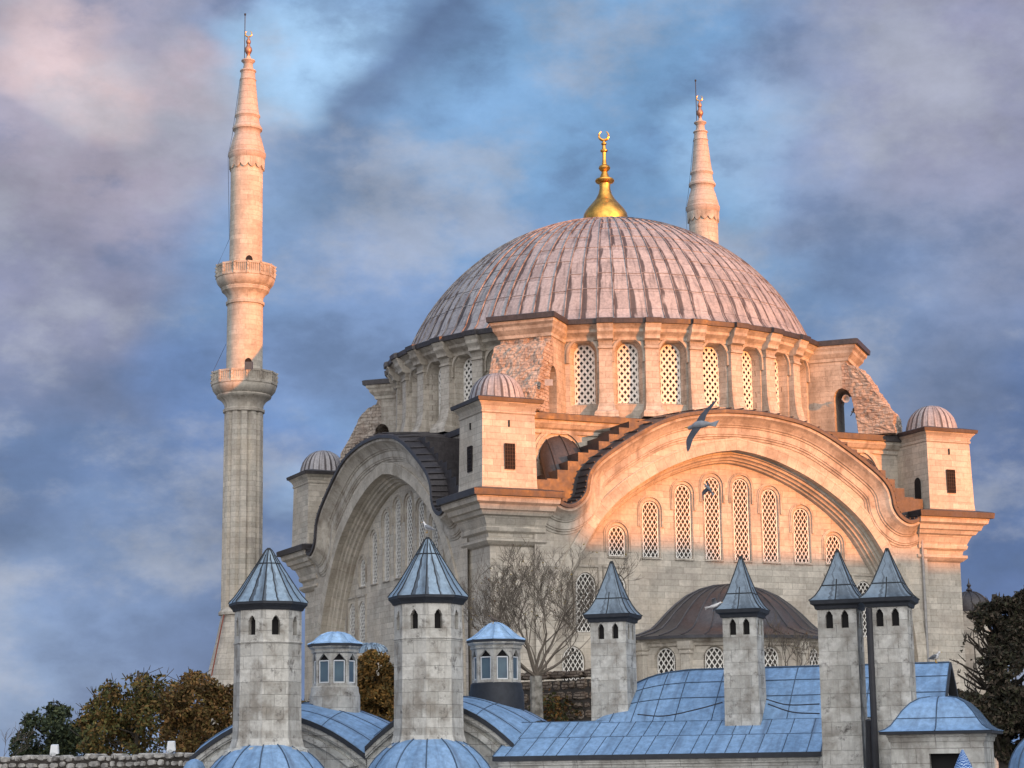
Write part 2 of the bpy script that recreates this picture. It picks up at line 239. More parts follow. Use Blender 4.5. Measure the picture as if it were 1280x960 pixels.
# ------------------------------------------------------------------ mesh builder
class MB:
    def __init__(s,cyl=None): s.v=[];s.f=[];s.uv=[];s.cyl=cyl;s.sm=[];s.smooth=False;s.m=0;s.mi=[]
    def add(s,vs,fs,uvs=None,smooth=None):
        o=len(s.v); s.v+= [tuple(p) for p in vs]
        for i,f in enumerate(fs):
            s.f.append([o+k for k in f]); s.uv.append(uvs[i] if uvs else None); s.sm.append(s.smooth if smooth is None else smooth); s.mi.append(s.m)
    def box(s,a,b):
        (x0,y0,z0),(x1,y1,z1)=a,b
        s.add([(x0,y0,z0),(x1,y0,z0),(x1,y1,z0),(x0,y1,z0),(x0,y0,z1),(x1,y0,z1),(x1,y1,z1),(x0,y1,z1)],
              [(0,3,2,1),(4,5,6,7),(0,1,5,4),(1,2,6,5),(2,3,7,6),(3,0,4,7)])
    def obox(s,o,X,Y,Z): # oriented box from centre and half vectors
        o=Vector(o);vs=[o+X*a+Y*b+Z*c for c in(-1,1) for b in(-1,1) for a in(-1,1)]
        s.add(vs,[(0,2,3,1),(4,5,7,6),(0,1,5,4),(1,3,7,5),(3,2,6,7),(2,0,4,6)])
    def loft(s,rings,closed=True,cap0=False,cap1=False,uv=None):
        # rings: list of equally long point lists; uv(i,j)->(u,v)
        n=len(rings[0]); vs=[p for r in rings for p in r]; fs=[];uvs=[] 
        for i in range(len(rings)-1):
            for j in range(n if closed else n-1):
                k=(j+1)%n; fs.append((i*n+j,i*n+k,(i+1)*n+k,(i+1)*n+j))
                if uv: uvs.append([uv(i,j),uv(i,j+1),uv(i+1,j+1),uv(i+1,j)])
                else: uvs.append(None)
        if cap0: fs.append(tuple(range(n-1,-1,-1)));uvs.append(None)
        if cap1: fs.append(tuple((len(rings)-1)*n+j for j in range(n)));uvs.append(None)
        s.add(vs,fs,uvs)
    def lathe(s,prof,n=32,c=(0,0),a0=0,a1=2*PI,uvw=None,cap0=False,cap1=False):
        full=abs(a1-a0-2*PI)<1e-6; rings=[];arc=[0]
        for i,(r,z) in enumerate(prof):
            if i: arc.append(arc[-1]+math.hypot(r-prof[i-1][0],z-prof[i-1][1]))
            rings.append([(c[0]+r*math.cos(a0+(a1-a0)*j/n),c[1]+r*math.sin(a0+(a1-a0)*j/n),z) for j in range(n if full else n+1)])
        rm=max(p[0] for p in prof)
        s.loft(rings,full,cap0,cap1,uv=lambda i,j:((a1-a0)*j/n*(uvw or rm),arc[i]))
    def tube(s,pts,r,n=6,r1=None,cap=True):
        pts=[Vector(p) for p in pts]; rings=[]
        ref=Vector((0,0,1))
        for i,p in enumerate(pts):
            t=(pts[min(i+1,len(pts)-1)]-pts[max(i-1,0)])
            if t.length<1e-9: t=Vector((0,0,1))
            t.normalize(); a=t.cross(ref)
            if a.length<.1: a=t.cross(Vector((1,0,0)))
            a.normalize(); b=t.cross(a); rr=r if not isinstance(r,(list,tuple)) else r[i]
            if r1 is not None: rr=r+(r1-r)*i/(len(pts)-1)
            rings.append([p+(a*math.cos(2*PI*k/n)+b*math.sin(2*PI*k/n))*rr for k in range(n)])
        s.loft(rings,True,cap,cap)
    def poly(s,pts,holes=(),rev=False):
        loops=[[Vector(p) for p in pts]]+[[Vector(p) for p in h] for h in holes]
        flat=[p for l in loops for p in l]; tr=tessellate_polygon(loops)
        n=Vector((0,0,0)); L0=loops[0]
        for i in range(len(L0)): n+=L0[i].cross(L0[(i+1)%len(L0)])
        out=[]
        for t in tr:
            a,b,c=[flat[k] for k in t]; nn=(b-a).cross(c-a)
            out.append(tuple(t) if nn.dot(n)>0 else tuple(reversed(t)))
        if rev: out=[tuple(reversed(t)) for t in out]
        s.add(flat,out)
    def build(s,name,mat,parent=None,xf=None,weld=True):
        me=bpy.data.meshes.new(name); me.from_pydata(s.v,[],s.f)
        for q in (mat if isinstance(mat,(list,tuple)) else [mat]): me.materials.append(q)
        me.polygons.foreach_set('material_index',s.mi)
        uvl=me.uv_layers.new(name='UVMap'); data=[0.0]*(2*len(me.loops))
        for p in me.polygons:
            u=s.uv[p.index]; nrm=p.normal
            if u is None:
                cyl=s.cyl
                if cyl and abs(nrm.z)<.8:
                    cx,cy,R=cyl; th=[math.atan2(me.vertices[v].co.y-cy,me.vertices[v].co.x-cx) for v in p.vertices]
                    t0=th[0]; th=[t0+((t-t0+PI)%(2*PI)-PI) for t in th]
                    u=[(t*R,me.vertices[v].co.z) for t,v in zip(th,p.vertices)]
                elif abs(nrm.z)>.85: u=[(me.vertices[v].co.x,me.vertices[v].co.y) for v in p.vertices]
                else:
                    t=Vector((-nrm.y,nrm.x,0)).normalized(); q=nrm.cross(t); q=q if q.z>0 else -q
                    u=[(me.vertices[v].co.dot(t),me.vertices[v].co.dot(q)) for v in p.vertices]
            for k,li in enumerate(p.loop_indices): data[2*li]=u[k][0]; data[2*li+1]=u[k][1]
        uvl.data.foreach_set('uv',data)
        me.polygons.foreach_set('use_smooth',s.sm)
        if any(s.sm) or weld:
            bm=bmesh.new(); bm.from_mesh(me); bmesh.ops.remove_doubles(bm,verts=bm.verts,dist=1e-4); bm.normal_update(); bm.to_mesh(me); bm.free()
        if any(s.sm):
            try: me.set_sharp_from_angle(angle=R_(38))
            except Exception: pass
        return link(name,me,parent,xf)
WM={}
def link(name,me,parent=None,xf=None):
    o=bpy.data.objects.new(name,me); COL.objects.link(o); W=xf or Matrix(); WM[o.name]=W
    if parent:
        o.parent=parent; o.matrix_parent_inverse=WM[parent.name].inverted()
    o.matrix_basis=W; return o
def empty(name,loc,label,cat,group=None,rot=0):
    o=bpy.data.objects.new(name,None); COL.objects.link(o); W=Matrix.Translation(Vector(loc))@Matrix.Rotation(rot,4,'Z'); WM[o.name]=W
    o.matrix_basis=W; o.empty_display_size=.3; tag(o,label,cat,group); return o
def tag(o,label=None,cat=None,group=None,kind=None):
    if label:o['label']=label
    if cat:o['category']=cat
    if group:o['group']=group
    if kind:o['kind']=kind
    return o
def crom(pts,n):
    P=[Vector(p) for p in pts]; P=[P[0]*2-P[1]]+P+[P[-1]*2-P[-2]]; out=[]
    for i in range(1,len(P)-2):
        for k in range(n):
            t=k/n; a,b,c,d=P[i-1],P[i],P[i+1],P[i+2]
            out.append(.5*((2*b)+(c-a)*t+(2*a-5*b+4*c-d)*t*t+(3*b-a-3*c+d)*t**3))
    out.append(P[-2]); return out
def offset(poly,d): # poly of 2D vectors, offset to the left-hand side by d
    out=[]
    for i,p in enumerate(poly):
        a=poly[max(i-1,0)]; b=poly[min(i+1,len(poly)-1)]; t=(b-a).normalized(); out.append(p+Vector((-t.y,t.x))*d)
    return out

# ------------------------------------------------------------------ window kit (local: x across, -y outward, z up)
def arch_outline(w,h,pointed=False,n=7,flat=1.0):
    # from bottom-left counter-clockwise seen from outside (-y): BL, BR, up, arch, back
    hw=w/2; pts=[(-hw,0),(hw,0)]
    if pointed:
        rise=w*.62*flat; zs=h-rise
        for k in range(n+1):
            t=k/n; pts.append((hw*math.cos(t*PI/2)**1.0*(1-.0*t),zs+rise*(math.sin(t*PI/2)*.82+.18*t)))
        for k in range(n-1,-1,-1):
            t=k/n; pts.append((-hw*math.cos(t*PI/2),zs+rise*(math.sin(t*PI/2)*.82+.18*t)))
    else:
        rise=hw*flat; zs=h-rise
        for k in range(2*n+1):
            a=k/(2*n)*PI; pts.append((hw*math.cos(a),zs+rise*math.sin(a)))
    return [Vector(p) for p in pts]
def clip_segs(poly,p,d):
    ts=[];n=len(poly)
    for i in range(n):
        a=poly[i];b=poly[(i+1)%n];e=b-a; den=d.x*e.y-d.y*e.x
        if abs(den)<1e-9: continue
        q=a-p; t=(q.x*e.y-q.y*e.x)/den; s_=(q.x*d.y-q.y*d.x)/den
        if 0<=s_<1: ts.append(t)
    ts.sort(); return [(ts[i],ts[i+1]) for i in range(0,len(ts)-1,2)]
_lat={}
def lattice_mesh(w,h,cw,ch,bar,pointed,depth=.03,frame=.06,flat=1.0):
    key=(round(w,2),round(h,2),cw,ch,bar,pointed)
    if key in _lat: return _lat[key]
    ol=arch_outline(w,h,pointed,flat=flat); mb=MB()
    ang=math.atan2(ch,cw)
    for sg in(1,-1):
        d=Vector((math.cos(ang),sg*math.sin(ang))); nr=Vector((-d.y,d.x)); step=cw*abs(math.sin(ang)); 
        N=int((w+h)/step)+2
        base=Vector((0,h*.5))
        for k in range(-N,N+1):
            p=base+nr*((k+.5)*step)
            for t0,t1 in clip_segs(ol,p,d):
                if t1-t0<.05: continue
                c=p+d*((t0+t1)/2)
                mb.obox((c.x,.001*sg,c.y),Vector((d.x,0,d.y))*((t1-t0)/2),Vector((0,depth/2,0)),Vector((nr.x,0,nr.y))*(bar/2))
    c=Vector((0,h*.5)); inn=[]
    cl=ol+[ol[0]]
    n=len(ol); pin=[]
    for i,p in enumerate(ol):
        a=ol[(i-1)%n]; b=ol[(i+1)%n]; t=(b-a).normalized(); nn=Vector((-t.y,t.x)); 
        if (c-p).dot(nn)<0: nn=-nn
        pin.append(p+nn*frame*(1.35 if i<2 else 1))
    r=[[ (p.x,-depth*.7,p.y) for p in ol],[(p.x,-depth*.7,p.y) for p in pin],[(p.x,depth*.5,p.y) for p in pin]]
    mb.loft([[x[i] for x in r] for i in range(n)]+[[x[0] for x in r]],closed=False)
    me=_mesh_only(mb,'lattice',M['lattice']); _lat[key]=me; return me
def _mesh_only(mb,name,mat):
    o=mb.build(name,mat,weld=False); me=o.data; WM.pop(o.name,None); bpy.data.objects.remove(o); return me
_pane={}
def window(parent,xf,w,h,cw,ch,bar,pointed=False,pane_mat='glass',flat=1.0):
    """frame-less opening: pane part with its lattice as sub-part"""
    key=(round(w,2),round(h,2),pointed,pane_mat)
    if key not in _pane:
        mb=MB(); ol=arch_outline(w+.04,h+.03,pointed,flat=flat); mb.poly([(p.x,.16,p.y-.01) for p in ol],rev=False); _pane[key]=_mesh_only(mb,'window',M[pane_mat])
    o=link('window',_pane[key],parent,xf)
    link('lattice',lattice_mesh(w,h,cw,ch,bar,pointed,flat=flat),o,xf); return o
def reveal(mb,ol_out,ol_in,y0,y1,f=lambda x,y,z:(x,y,z),off=(0,0)):
    a=[f(p.x+off[0],y0,p.y+off[1]) for p in ol_out]; b=[f(p.x+off[0],y1,p.y+off[1]) for p in ol_in]
    mb.loft([b,a],closed=True)
def hood(mb,w,h,off,y,t=.12,proj=.10,pointed=False,drop=.5,flat=1.0):
    """moulding that follows an arch: local frame"""
    ol=arch_outline(w,h,pointed,n=8,flat=flat)[2:]
    ol=[Vector((w/2,max(0,ol[0].y-drop)))]+ol+[Vector((-w/2,max(0,ol[-1].y-drop)))]
    for (a,b,pr) in((0,t,proj),(t*1.0,t*2.1,proj*.5)):
        o0=offset(ol,-a); o1=offset(ol,-b)
        sec=[]
        for p,q in zip(o0,o1):
            sec.append([(p.x+off[0],y,p.y+off[1]),(p.x+off[0],y-pr,p.y+off[1]),(q.x+off[0],y-pr,q.y+off[1]),(q.x+off[0],y,q.y+off[1])])
        mb.loft(sec,closed=False,cap0=True,cap1=True)

# ================================================================== GROUND
g=MB(); g.add([(-1500,-1500,GZ),(1500,-1500,GZ),(1500,2500,GZ),(-1500,2500,GZ)],[(0,1,2,3)])
tag(g.build('ground',M['ground']),kind='structure')

# ================================================================== MOSQUE
mosque=empty('mosque',(0,0,GZ),'great domed stone mosque with gilded dome finial and huge arched facades of lattice windows','mosque')
ROT=[Matrix.Rotation(-PI/2*k,4,'Z') for k in range(4)]   # 0 faces -Y (sunlit), 1 faces -X (shaded)
H=[(0,22.35),(1.5,22.3),(3,22.13),(4.7,21.8),(6.3,21.2),(8.05,20.25),(9.55,19.3),(10.6,18.5),(11.15,17.8),(11.35,17.15),(11.45,16.6),(11.8,16.1),(12.4,15.78),(12.95,15.9),(13.3,16.35)]
hc=crom(H,5); cop=[Vector((-p.x,p.y)) for p in reversed(hc[1:])]+hc      # left to right
def copoff(d): return offset(cop,-d)
C0=[(0,19.85),(1.6,19.62),(3.4,19.12),(5.6,18.2),(7.9,16.8),(9.65,15.25),(11.0,13.35),(12.1,11.4),(12.85,9.4),(13.15,7.2),(13.2,4),(13.2,-9)]
c0h=crom(C0,4)
def sym(h): return [Vector((-p.x,p.y)) for p in reversed(h[1:])]+h
def c0off(e):
    o=offset(c0h,-e); o[0]=Vector((0,c0h[0].y-e*1.06)); 
    for p in o:
        p.x=max(p.x,0)
    o[-1].y=GZ
    return sym(o)
FACE_OUT=17.5
WIN=[(1.07,18.25),(3.22,17.66),(5.6,16.5),(8.02,14.82)]
WOUT=16.06
def facade(k):
    xf=ROT[k]
    F=lambda u,o,z:(u,-o,z)
    # tympanum wall with holes
    mb=MB(); holes=[];wins=[]
    for u,zt in WIN:
        for s in(-1,1): wins.append((s*u,12.95,1.12,zt-12.95,False))
    for u in(8.15,10.25):
        for s in(-1,1): wins.append((s*u,8.2,1.3,3.65,True))
    for u in(9.0,11.2) if k==0 else (): 
        for s in(-1,1): wins.append((s*u,5.0,1.45,2.3,True))
    inner=c0off(.62)
    poly=[F(p.x,WOUT,p.y) for p in inner]
    rv=MB()
    for (u,z,ww,hh,pt) in wins:
        ol=arch_outline(ww+.16,hh+.08,pt,flat=1.0)
        holes.append([F(u+p.x,WOUT,z-.04+p.y) for p in ol])
    mb.poly(poly,holes,rev=False)
    nrm=None
    for (u,z,ww,hh,pt) in wins:
        ol=arch_outline(ww+.16,hh+.08,pt); il=arch_outline(ww+.02,hh+.01,pt)
        reveal(mb,[Vector((u+p.x,z-.04+p.y)) for p in ol],[Vector((u+p.x,z+p.y)) for p in il],-WOUT,-WOUT+.22)
    o=mb.build('arch_wall',M['lime'],mosque,xf); fixn(o,(0,-1,0))
    for (u,z,ww,hh,pt) in wins:
        window(mosque,xf@Matrix.Translation((u,-WOUT+.10,z)),ww,hh,.31,.47,.046,pt)
    # window hood mouldings and sills
    mb=MB()
    for (u,z,ww,hh,pt) in wins[:8]:
        hood(mb,ww+.42,hh+.24,(u,z),-WOUT-.002,t=.08,proj=.10,drop=1.1)
        mb.box((u-ww/2-.12,-WOUT-.10,z-.13),(u+ww/2+.12,-WOUT+.05,z-.045))
        for s in(-1,1):
            x=u+s*(ww/2+.13); mb.box((x-.025,-WOUT-.035,z),(x+.025,-WOUT+.02,z+hh-ww/2))
    for (u,z,ww,hh,pt) in wins[8:12]:
        a,b,zt,zb=u-ww/2-.28,u+ww/2+.28,z+hh+.35,z-.2
        for (p,q) in(((a,zb),(a+.1,zt)),((b-.1,zb),(b,zt)),((a-.05,zt),(b+.05,zt+.12))): mb.box((p[0],-WOUT-.08,p[1]),(q[0],-WOUT+.03,q[1]))
    # string course under the lower window row
    mb.box((-12.4,-WOUT-.14,4.45),(12.4,-WOUT+.02,4.7))
    mb.build('window_moulding',M['trim'],mosque,xf)
    # recess mouldings and voussoir band
    prof=[(-.78,17.45),(-.78,17.62),(-.70,17.64),(-.62,17.62),(0,17.62),(.0,17.12),(.06,17.05),(.14,17.05),(.16,16.9),(.30,16.86),(.33,16.7),(.40,16.62),(.47,16.60),(.49,16.4),(.60,16.34),(.64,16.2),(.66,15.9)]
    rings=[[F(p.x,o_,p.y) for p in c0off(e)] for e,o_ in prof]
    arc=[0]; c=c0off(0)
    for i in range(1,len(c)): arc.append(arc[-1]+(c[i]-c[i-1]).length)
    mb=MB(); pr=[0]
    for i in range(1,len(prof)): pr.append(pr[-1]+math.hypot(prof[i][0]-prof[i-1][0],prof[i][1]-prof[i-1][1]))
    mb.loft(rings,closed=False,uv=lambda i,j:(pr[i]+.3,arc[j]*1.0)); o=mb.build('arch_moulding',M['trim2'],mosque,xf)
    # face plate between coping and voussoirs
    top=copoff(.6); inn=c0off(-.74)
    outer=[F(-14.4,FACE_OUT,GZ)]+[F(-14.4,FACE_OUT,15.5)]+[F(p.x,FACE_OUT,p.y) for p in top]+[F(14.4,FACE_OUT,15.5),F(14.4,FACE_OUT,GZ)]
    outer+= [F(p.x,FACE_OUT,p.y) for p in reversed(inn)]
    mb=MB(); mb.poly(outer); o=mb.build('arch_face',M['lime'],mosque,xf); fixn(o,(0,-1,0))
    # cornice mouldings that follow the gable curve
    prof=[(.27,18.48),(.46,18.46),(.56,18.30),(.62,18.22),(.86,17.98),(.95,17.92),(.97,17.84),(1.06,17.82),(1.10,17.74),(1.50,17.72),(1.54,17.66),(1.62,17.66),(1.66,17.58),(1.78,17.56),(1.82,17.45)]
    cl=[0]
    for i in range(1,len(cop)): cl.append(cl[-1]+(cop[i]-cop[i-1]).length)
    rings=[[F(p.x,o_,p.y) for p in copoff(e)] for e,o_ in prof]
    mb=MB(); mb.loft(rings,closed=False,uv=lambda i,j:(cl[j],prof[i][0]+prof[i][1])); mb.build('gable_cornice',M['trim'],mosque,xf)
    # lead coping
    prof=[(.55,14.3),(-.28,14.3),(-.25,16.2),(-.12,17.4),(.02,18.58),(.07,18.62),(.28,18.62),(.31,18.46)]
    rings=[[F(p.x,o_,p.y) for p in copoff(e)] for e,o_ in prof]
    mb=MB(); mb.loft(rings,closed=False,uv=lambda i,j:(cl[j],prof[i][1])); 
    # rolls on the coping
    for i in range(4,len(cop)-4,3):
        a=copoff(-.03); b=copoff(-.27)
        mb.tube([F(a[i].x,18.6,a[i].y+.02),F(copoff(-.13)[i].x,17.4,copoff(-.13)[i].y+.02),F(b[i].x,15.2,b[i].y+.02)],.045,5)
    mb.build('gable_coping',M['leadd'],mosque,xf)
    # stepped masonry behind the gable, covered in lead
    def zc(u):
        u=abs(u)
        for i in range(len(hc)-1):
            if hc[i].x<=u<=hc[i+1].x and hc[i+1].x>hc[i].x: return hc[i].y+(hc[i+1].y-hc[i].y)*(u-hc[i].x)/(hc[i+1].x-hc[i].x)
        return 16.2
    for s in(-1,1):
        mb=MB(); u=2.0; P=[];Q=[]
        while u<13.6:
            wst=.72; zt=zc(u+wst)+.85 if u<10.4 else 17.3+max(0,(12.9-u))*.8
            zt=min(zt,21.35); zb=min(zc(u),zc(u+wst))-.35
            P+= [(s*u,zt),(s*(u+wst),zt)]; Q+=[(s*u,zb),(s*(u+wst),zb)]; u+=wst
        rings=[[(p[0],-17.55,p[1]),(p[0],-14.5,p[1]),(q[0],-14.5,q[1]),(q[0],-17.55,q[1])] for p,q in zip(P,Q)]
        mb.loft(rings,closed=True,cap0=True,cap1=True); mb.build('gable_steps',M['leadd'],mosque,xf)
def fixn(o,d):
    me=o.data; d=Vector(d)
    if sum(p.normal.dot(d)*p.area for p in me.polygons if abs(p.normal.dot(d))>.9)<0: me.flip_normals()
M['trim2']=stone('voussoir stone',(.58,.525,.44),(.47,.43,.365),(.27,.23,.19),3.2,.75,stain=(.26,.22,.17),stain_amt=.6,grime=.4,streak=.3,ms=.012,seed=3,bump=.2)
for k in(0,1): facade(k)
# plain arches on the two rear sides
for k in(2,3):
    xf=ROT[k]; F=lambda u,o,z:(u,-o,z); mb=MB(); top=copoff(.3)
    mb.poly([F(-14.4,17.5,GZ),F(-14.4,17.5,15.5)]+[F(p.x,17.5,p.y) for p in top]+[F(14.4,17.5,15.5),F(14.4,17.5,GZ)])
    o=mb.build('arch_face',M['lime'],mosque,xf); fixn(o,(0,-1,0))
    mb=MB(); mb.loft([[F(p.x,o_,p.y) for p in copoff(e)] for e,o_ in((.5,14.3),(-.28,14.3),(0,18.62),(.4,18.62),(.5,17.4))],closed=False); mb.build('gable_coping',M['leadd'],mosque,xf)
# core body and the cornice under the drum
HB=14.55
mb=MB(); mb.box((-HB,-HB,GZ),(HB,HB,21.2)); mb.build('wall',M['lime'],mosque)
def sqring(h,z): return [(-h,-h,z),(h,-h,z),(h,h,z),(-h,h,z)]
mb=MB(); mb.loft([sqring(h,z) for h,z in((14.5,20.7),(14.68,20.72),(14.7,20.95),(14.85,21.05),(15.05,21.3),(15.1,21.45),(15.1,21.55))]); mb.build('roof_cornice',M['trim'],mosque)
mb=MB(); mb.loft([sqring(h,z) for h,z in((15.0,21.5),(15.28,21.52),(15.3,21.9),(15.2,21.95),(14.9,22.0),(3,23.0))]); 
mb.build('terrace_roof',M['leadd'],mosque)
# blind arches with lead half vaults next to the corner turrets
for k in(0,1):
    for s in((-1,1)):
        mb=MB(); n=14; rad=1.45; cxu=s*11.2; rings=[]
        for i in range(7):
            t=i/6; o_=14.6+1.9*t; zb=19.15-2.2*t**1.3; r=rad*(1+.25*t)
            rings.append([(cxu+r*math.cos(PI*j/n),-o_,zb+r*(1-.25*t)*math.sin(PI*j/n)) for j in range(n+1)])
        mb.smooth=True; mb.loft(rings,closed=False,uv=lambda i,j:(j*.35,i*.4)); mb.smooth=False
        for j in(4,7,10): mb.tube([Vector(r[j])+Vector((0,-.01,.03)) for r in rings],.04,5)
        mb.build('half_vault',M['leadd'],mosque,ROT[k])
        mb=MB(); hood(mb,3.1,4.1,(cxu,16.75),-14.56,t=.16,proj=.14,drop=.3); mb.build('blind_arch',M['trim'],mosque,ROT[k])

# ---- corner piers and turrets
PP=[(GZ,17.25,13.9),(13.15,17.25,13.9),(13.25,17.42,13.75),(13.45,17.62,13.6),(13.62,17.62,13.6),(13.66,17.38,13.78),(13.9,17.42,13.74),(14.05,17.62,13.7),(14.25,17.66,13.68),(14.32,17.60,13.72),(14.9,17.86,13.6),(14.98,18.05,13.5),(15.2,18.18,13.42),(15.26,18.32,13.36),(15.55,18.42,13.3),(15.62,18.55,13.24),(15.68,18.66,13.2),(16.0,18.74,13.16)]
def rect(a,b,z,sx,sy):
    X=sorted((sx*a,sx*b)); Y=sorted((sy*a,sy*b)); return [(X[0],Y[0],z),(X[1],Y[0],z),(X[1],Y[1],z),(X[0],Y[1],z)]
def grille(parent,xf,w,h):
    mb=MB(); mb.box((-w/2,-.02,0),(w/2,.05,h)); o=mb.build('turret_window',M['dark'],parent,xf)
    mb=MB()
    for i in range(5): x=-w/2+w*(i)/4; mb.box((x-.018,-.06,0),(x+.018,-.03,h))
    for i in range(8): z=h*i/7; mb.box((-w/2,-.065,z-.016),(w/2,-.035,z+.016))
    mb.build('grille',M['iron'],o,xf)
def turret(sx,sy):
    mb=MB(); mb.loft([rect(a,b,z,sx,sy) for z,a,b in PP],cap1=True); mb.build('corner_pier',M['lime'],mosque)
    mb=MB(); mb.loft([rect(a,b,z,sx,sy) for z,a,b in((16.0,18.7,13.2),(16.02,18.96,13.05),(16.38,19.0,13.0),(16.44,18.9,13.1),(16.62,18.1,14.4),(16.62,16,16))]); mb.build('pier_coping',M['leadd'],mosque)
    tc=mosque
    mb=MB(); mb.loft([rect(a,b,z,sx,sy) for z,a,b in((16.5,18.10,14.42),(17.0,18.06,14.44),(21.15,17.98,14.5),(21.2,18.04,14.44),(21.32,18.06,14.42),(21.36,18.0,14.48),(21.62,18.12,14.38),(21.78,18.28,14.22),(21.84,18.3,14.2))],cap1=True)
    t=mb.build('corner_turret',M['lime'],mosque)
    mb=MB(); mb.loft([rect(a,b,z,sx,sy) for z,a,b in((21.82,18.2,14.3),(21.84,18.40,14.08),(22.06,18.44,14.04),(22.12,18.3,14.15),(22.3,17.6,14.9))],cap1=True); mb.build('turret_eave',M['leadd'],t)
    c=(sx*16.24,sy*16.24); mb=MB(); mb.smooth=True
    NR=24; n=NR*4; pr=[(1.78,22.12),(1.72,22.25),(1.66,22.55),(1.52,23.0),(1.30,23.35),(1.0,23.65),(.62,23.86),(.2,23.96),(.02,23.97)]
    rings=[];
    for r,z in pr:
        rings.append([(c[0]+(r*(1+.022*(j%4==0)))*math.cos(2*PI*j/n),c[1]+(r*(1+.022*(j%4==0)))*math.sin(2*PI*j/n),z) for j in range(n)])
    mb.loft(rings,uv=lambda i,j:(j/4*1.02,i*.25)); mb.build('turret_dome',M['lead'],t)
    for k in range(4):
        v=ROT[k]@Vector((0,-1,0))
        if v.x*sx+v.y*sy<0 and not(sx==1 and sy==-1 and k==1): continue
        lc=ROT[k].inverted()@Vector((c[0],c[1],0)) # local coords of centre
        if v.x*sx+v.y*sy>0:
            if sx==-1 and sy==1 and k==1: continue
            grille(t,ROT[k]@Matrix.Translation((lc.x-(.0),lc.y-1.82,17.75)),.66,1.55)
            mb=MB(); mb.box((lc.x-.035,lc.y-1.84,20.35),(lc.x+.035,lc.y-1.7,20.75)); mb.build('slit',M['dark'],t,ROT[k])
        else:
            mb=MB(); mb.poly([(lc.x+.6+p.x,lc.y-1.84,16.65+p.y) for p in arch_outline(.7,2.2)]); o=mb.build('turret_door',M['dark'],t,ROT[k]); fixn(o,(0,-1,0))
for sx in(-1,1):
    for sy in(-1,1): turret(sx,sy)

# ---- drum
ZB,ZC=22.2,27.35; RA=15.0; NF=32; DA=2*PI/NF; FWD=2*RA*math.tan(DA/2)
def polar(th,r,z): return (r*math.sin(th),-r*math.cos(th),z)    # th from -Y towards +X
mb=MB(cyl=(0,0,RA)); wm=[]
ow,oh,iw,ih=1.80,4.30,1.34,3.95
for f in range(NF):
    th=f*DA; xf=Matrix.Rotation(th,4,'Z')
    T=lambda x,y,z:tuple(xf@Vector((x,y,z)))
    blk=(f%8==4)
    hw=FWD/2
    if blk: mb.poly([T(-hw,-RA,ZB-.3),T(hw,-RA,ZB-.3),T(hw,-RA,ZC+.4),T(-hw,-RA,ZC+.4)]); continue
    ol=arch_outline(ow,oh,n=7); il=arch_outline(iw,ih,n=7)
    mb.poly([T(-hw,-RA,ZB-.3),T(hw,-RA,ZB-.3),T(hw,-RA,ZC+.4),T(-hw,-RA,ZC+.4)],[[T(p.x,-RA,23.1+p.y) for p in ol]])
    reveal(mb,ol,[Vector((p.x,p.y+.18)) for p in il],-RA,-RA+.66,f=T,off=(0,23.1))
    wm.append(th)
d=mb.build('drum',M['drum'],mosque)
for th in wm: window(mosque,Matrix.Rotation(th,4,'Z')@Matrix.Translation((0,-RA+.60,23.28)),iw,ih,.40,.50,.135)
hm=None
for th in wm:
    if hm is None:
        t=MB(); hood(t,ow+.06,oh+.04,(0,23.1),-RA-.002,t=.15,proj=.20,drop=.6); hm=t.build('window_hood',M['trim'],mosque,Matrix.Rotation(th,4,'Z')).data
    else: link('window_hood',hm,mosque,Matrix.Rotation(th,4,'Z'))
# pilasters between the drum windows
def pilaster(th):
    mb=MB(); ring=[]
    for z,w_,r in((22.1,.80,16.2),(22.45,.76,16.15),(22.6,.60,15.95),(23.1,.50,15.66),(23.8,.46,15.50),(25,.44,15.45),(26.7,.44,15.45),(26.75,.50,15.55),(26.85,.50,15.55),(26.9,.45,15.48),(27.3,.46,15.5)):
        ring.append([(-w_,-14.7,z),(-w_,-r,z),(w_,-r,z),(w_,-14.7,z)])
    mb.loft(ring,closed=False); return mb
mb0=pilaster(0); pm=None
for b in range(NF):
    th=(b+.5)*DA
    if b%8 in(3,4): continue   # next to the corner blocks
    xf=Matrix.Rotation(th,4,'Z')
    if pm is None: o=mb0.build('pilaster',M['drum'],mosque,xf); pm=o.data
    else: link('pilaster',pm,mosque,xf)
# drum cornice with ressauts
def cring(r,z,e):
    pts=[]
    for b in range(NF):
        th=(b+.5)*DA; a=1.85*PI/180
        blk=b%8 in(3,4)
        ee=0 if blk else e
        for dt,x in((-DA/2,0),(-DA/4,0),(-a*1.08,0),(-a,ee),(0,ee),(a,ee),(a*1.08,0),(DA/4,0)): pts.append(polar(th+dt,r+x,z))
    return pts
def cbuild(prof,name,mat):
    mb=MB(); mb.loft([cring(r,z,e) for r,z,e in prof],uv=None); return mb.build(name,mat,mosque)
cbuild([(14.9,27.25,.6),(15.1,27.3,.55),(15.2,27.34,.55),(15.22,27.5,.55),(15.3,27.6,.52),(15.55,27.78,.45),(15.6,27.82,.42),(15.62,28.0,.42),(15.85,28.18,.32),(15.95,28.24,.25),(15.95,28.3,.25)],'drum_cornice',M['trim'])
cbuild([(15.8,28.26,.25),(16.12,28.28,.22),(16.16,28.58,.22),(16.05,28.64,.2),(15.3,28.78,.0),(14.6,28.95,0)],'cornice_coping',M['leadd'])
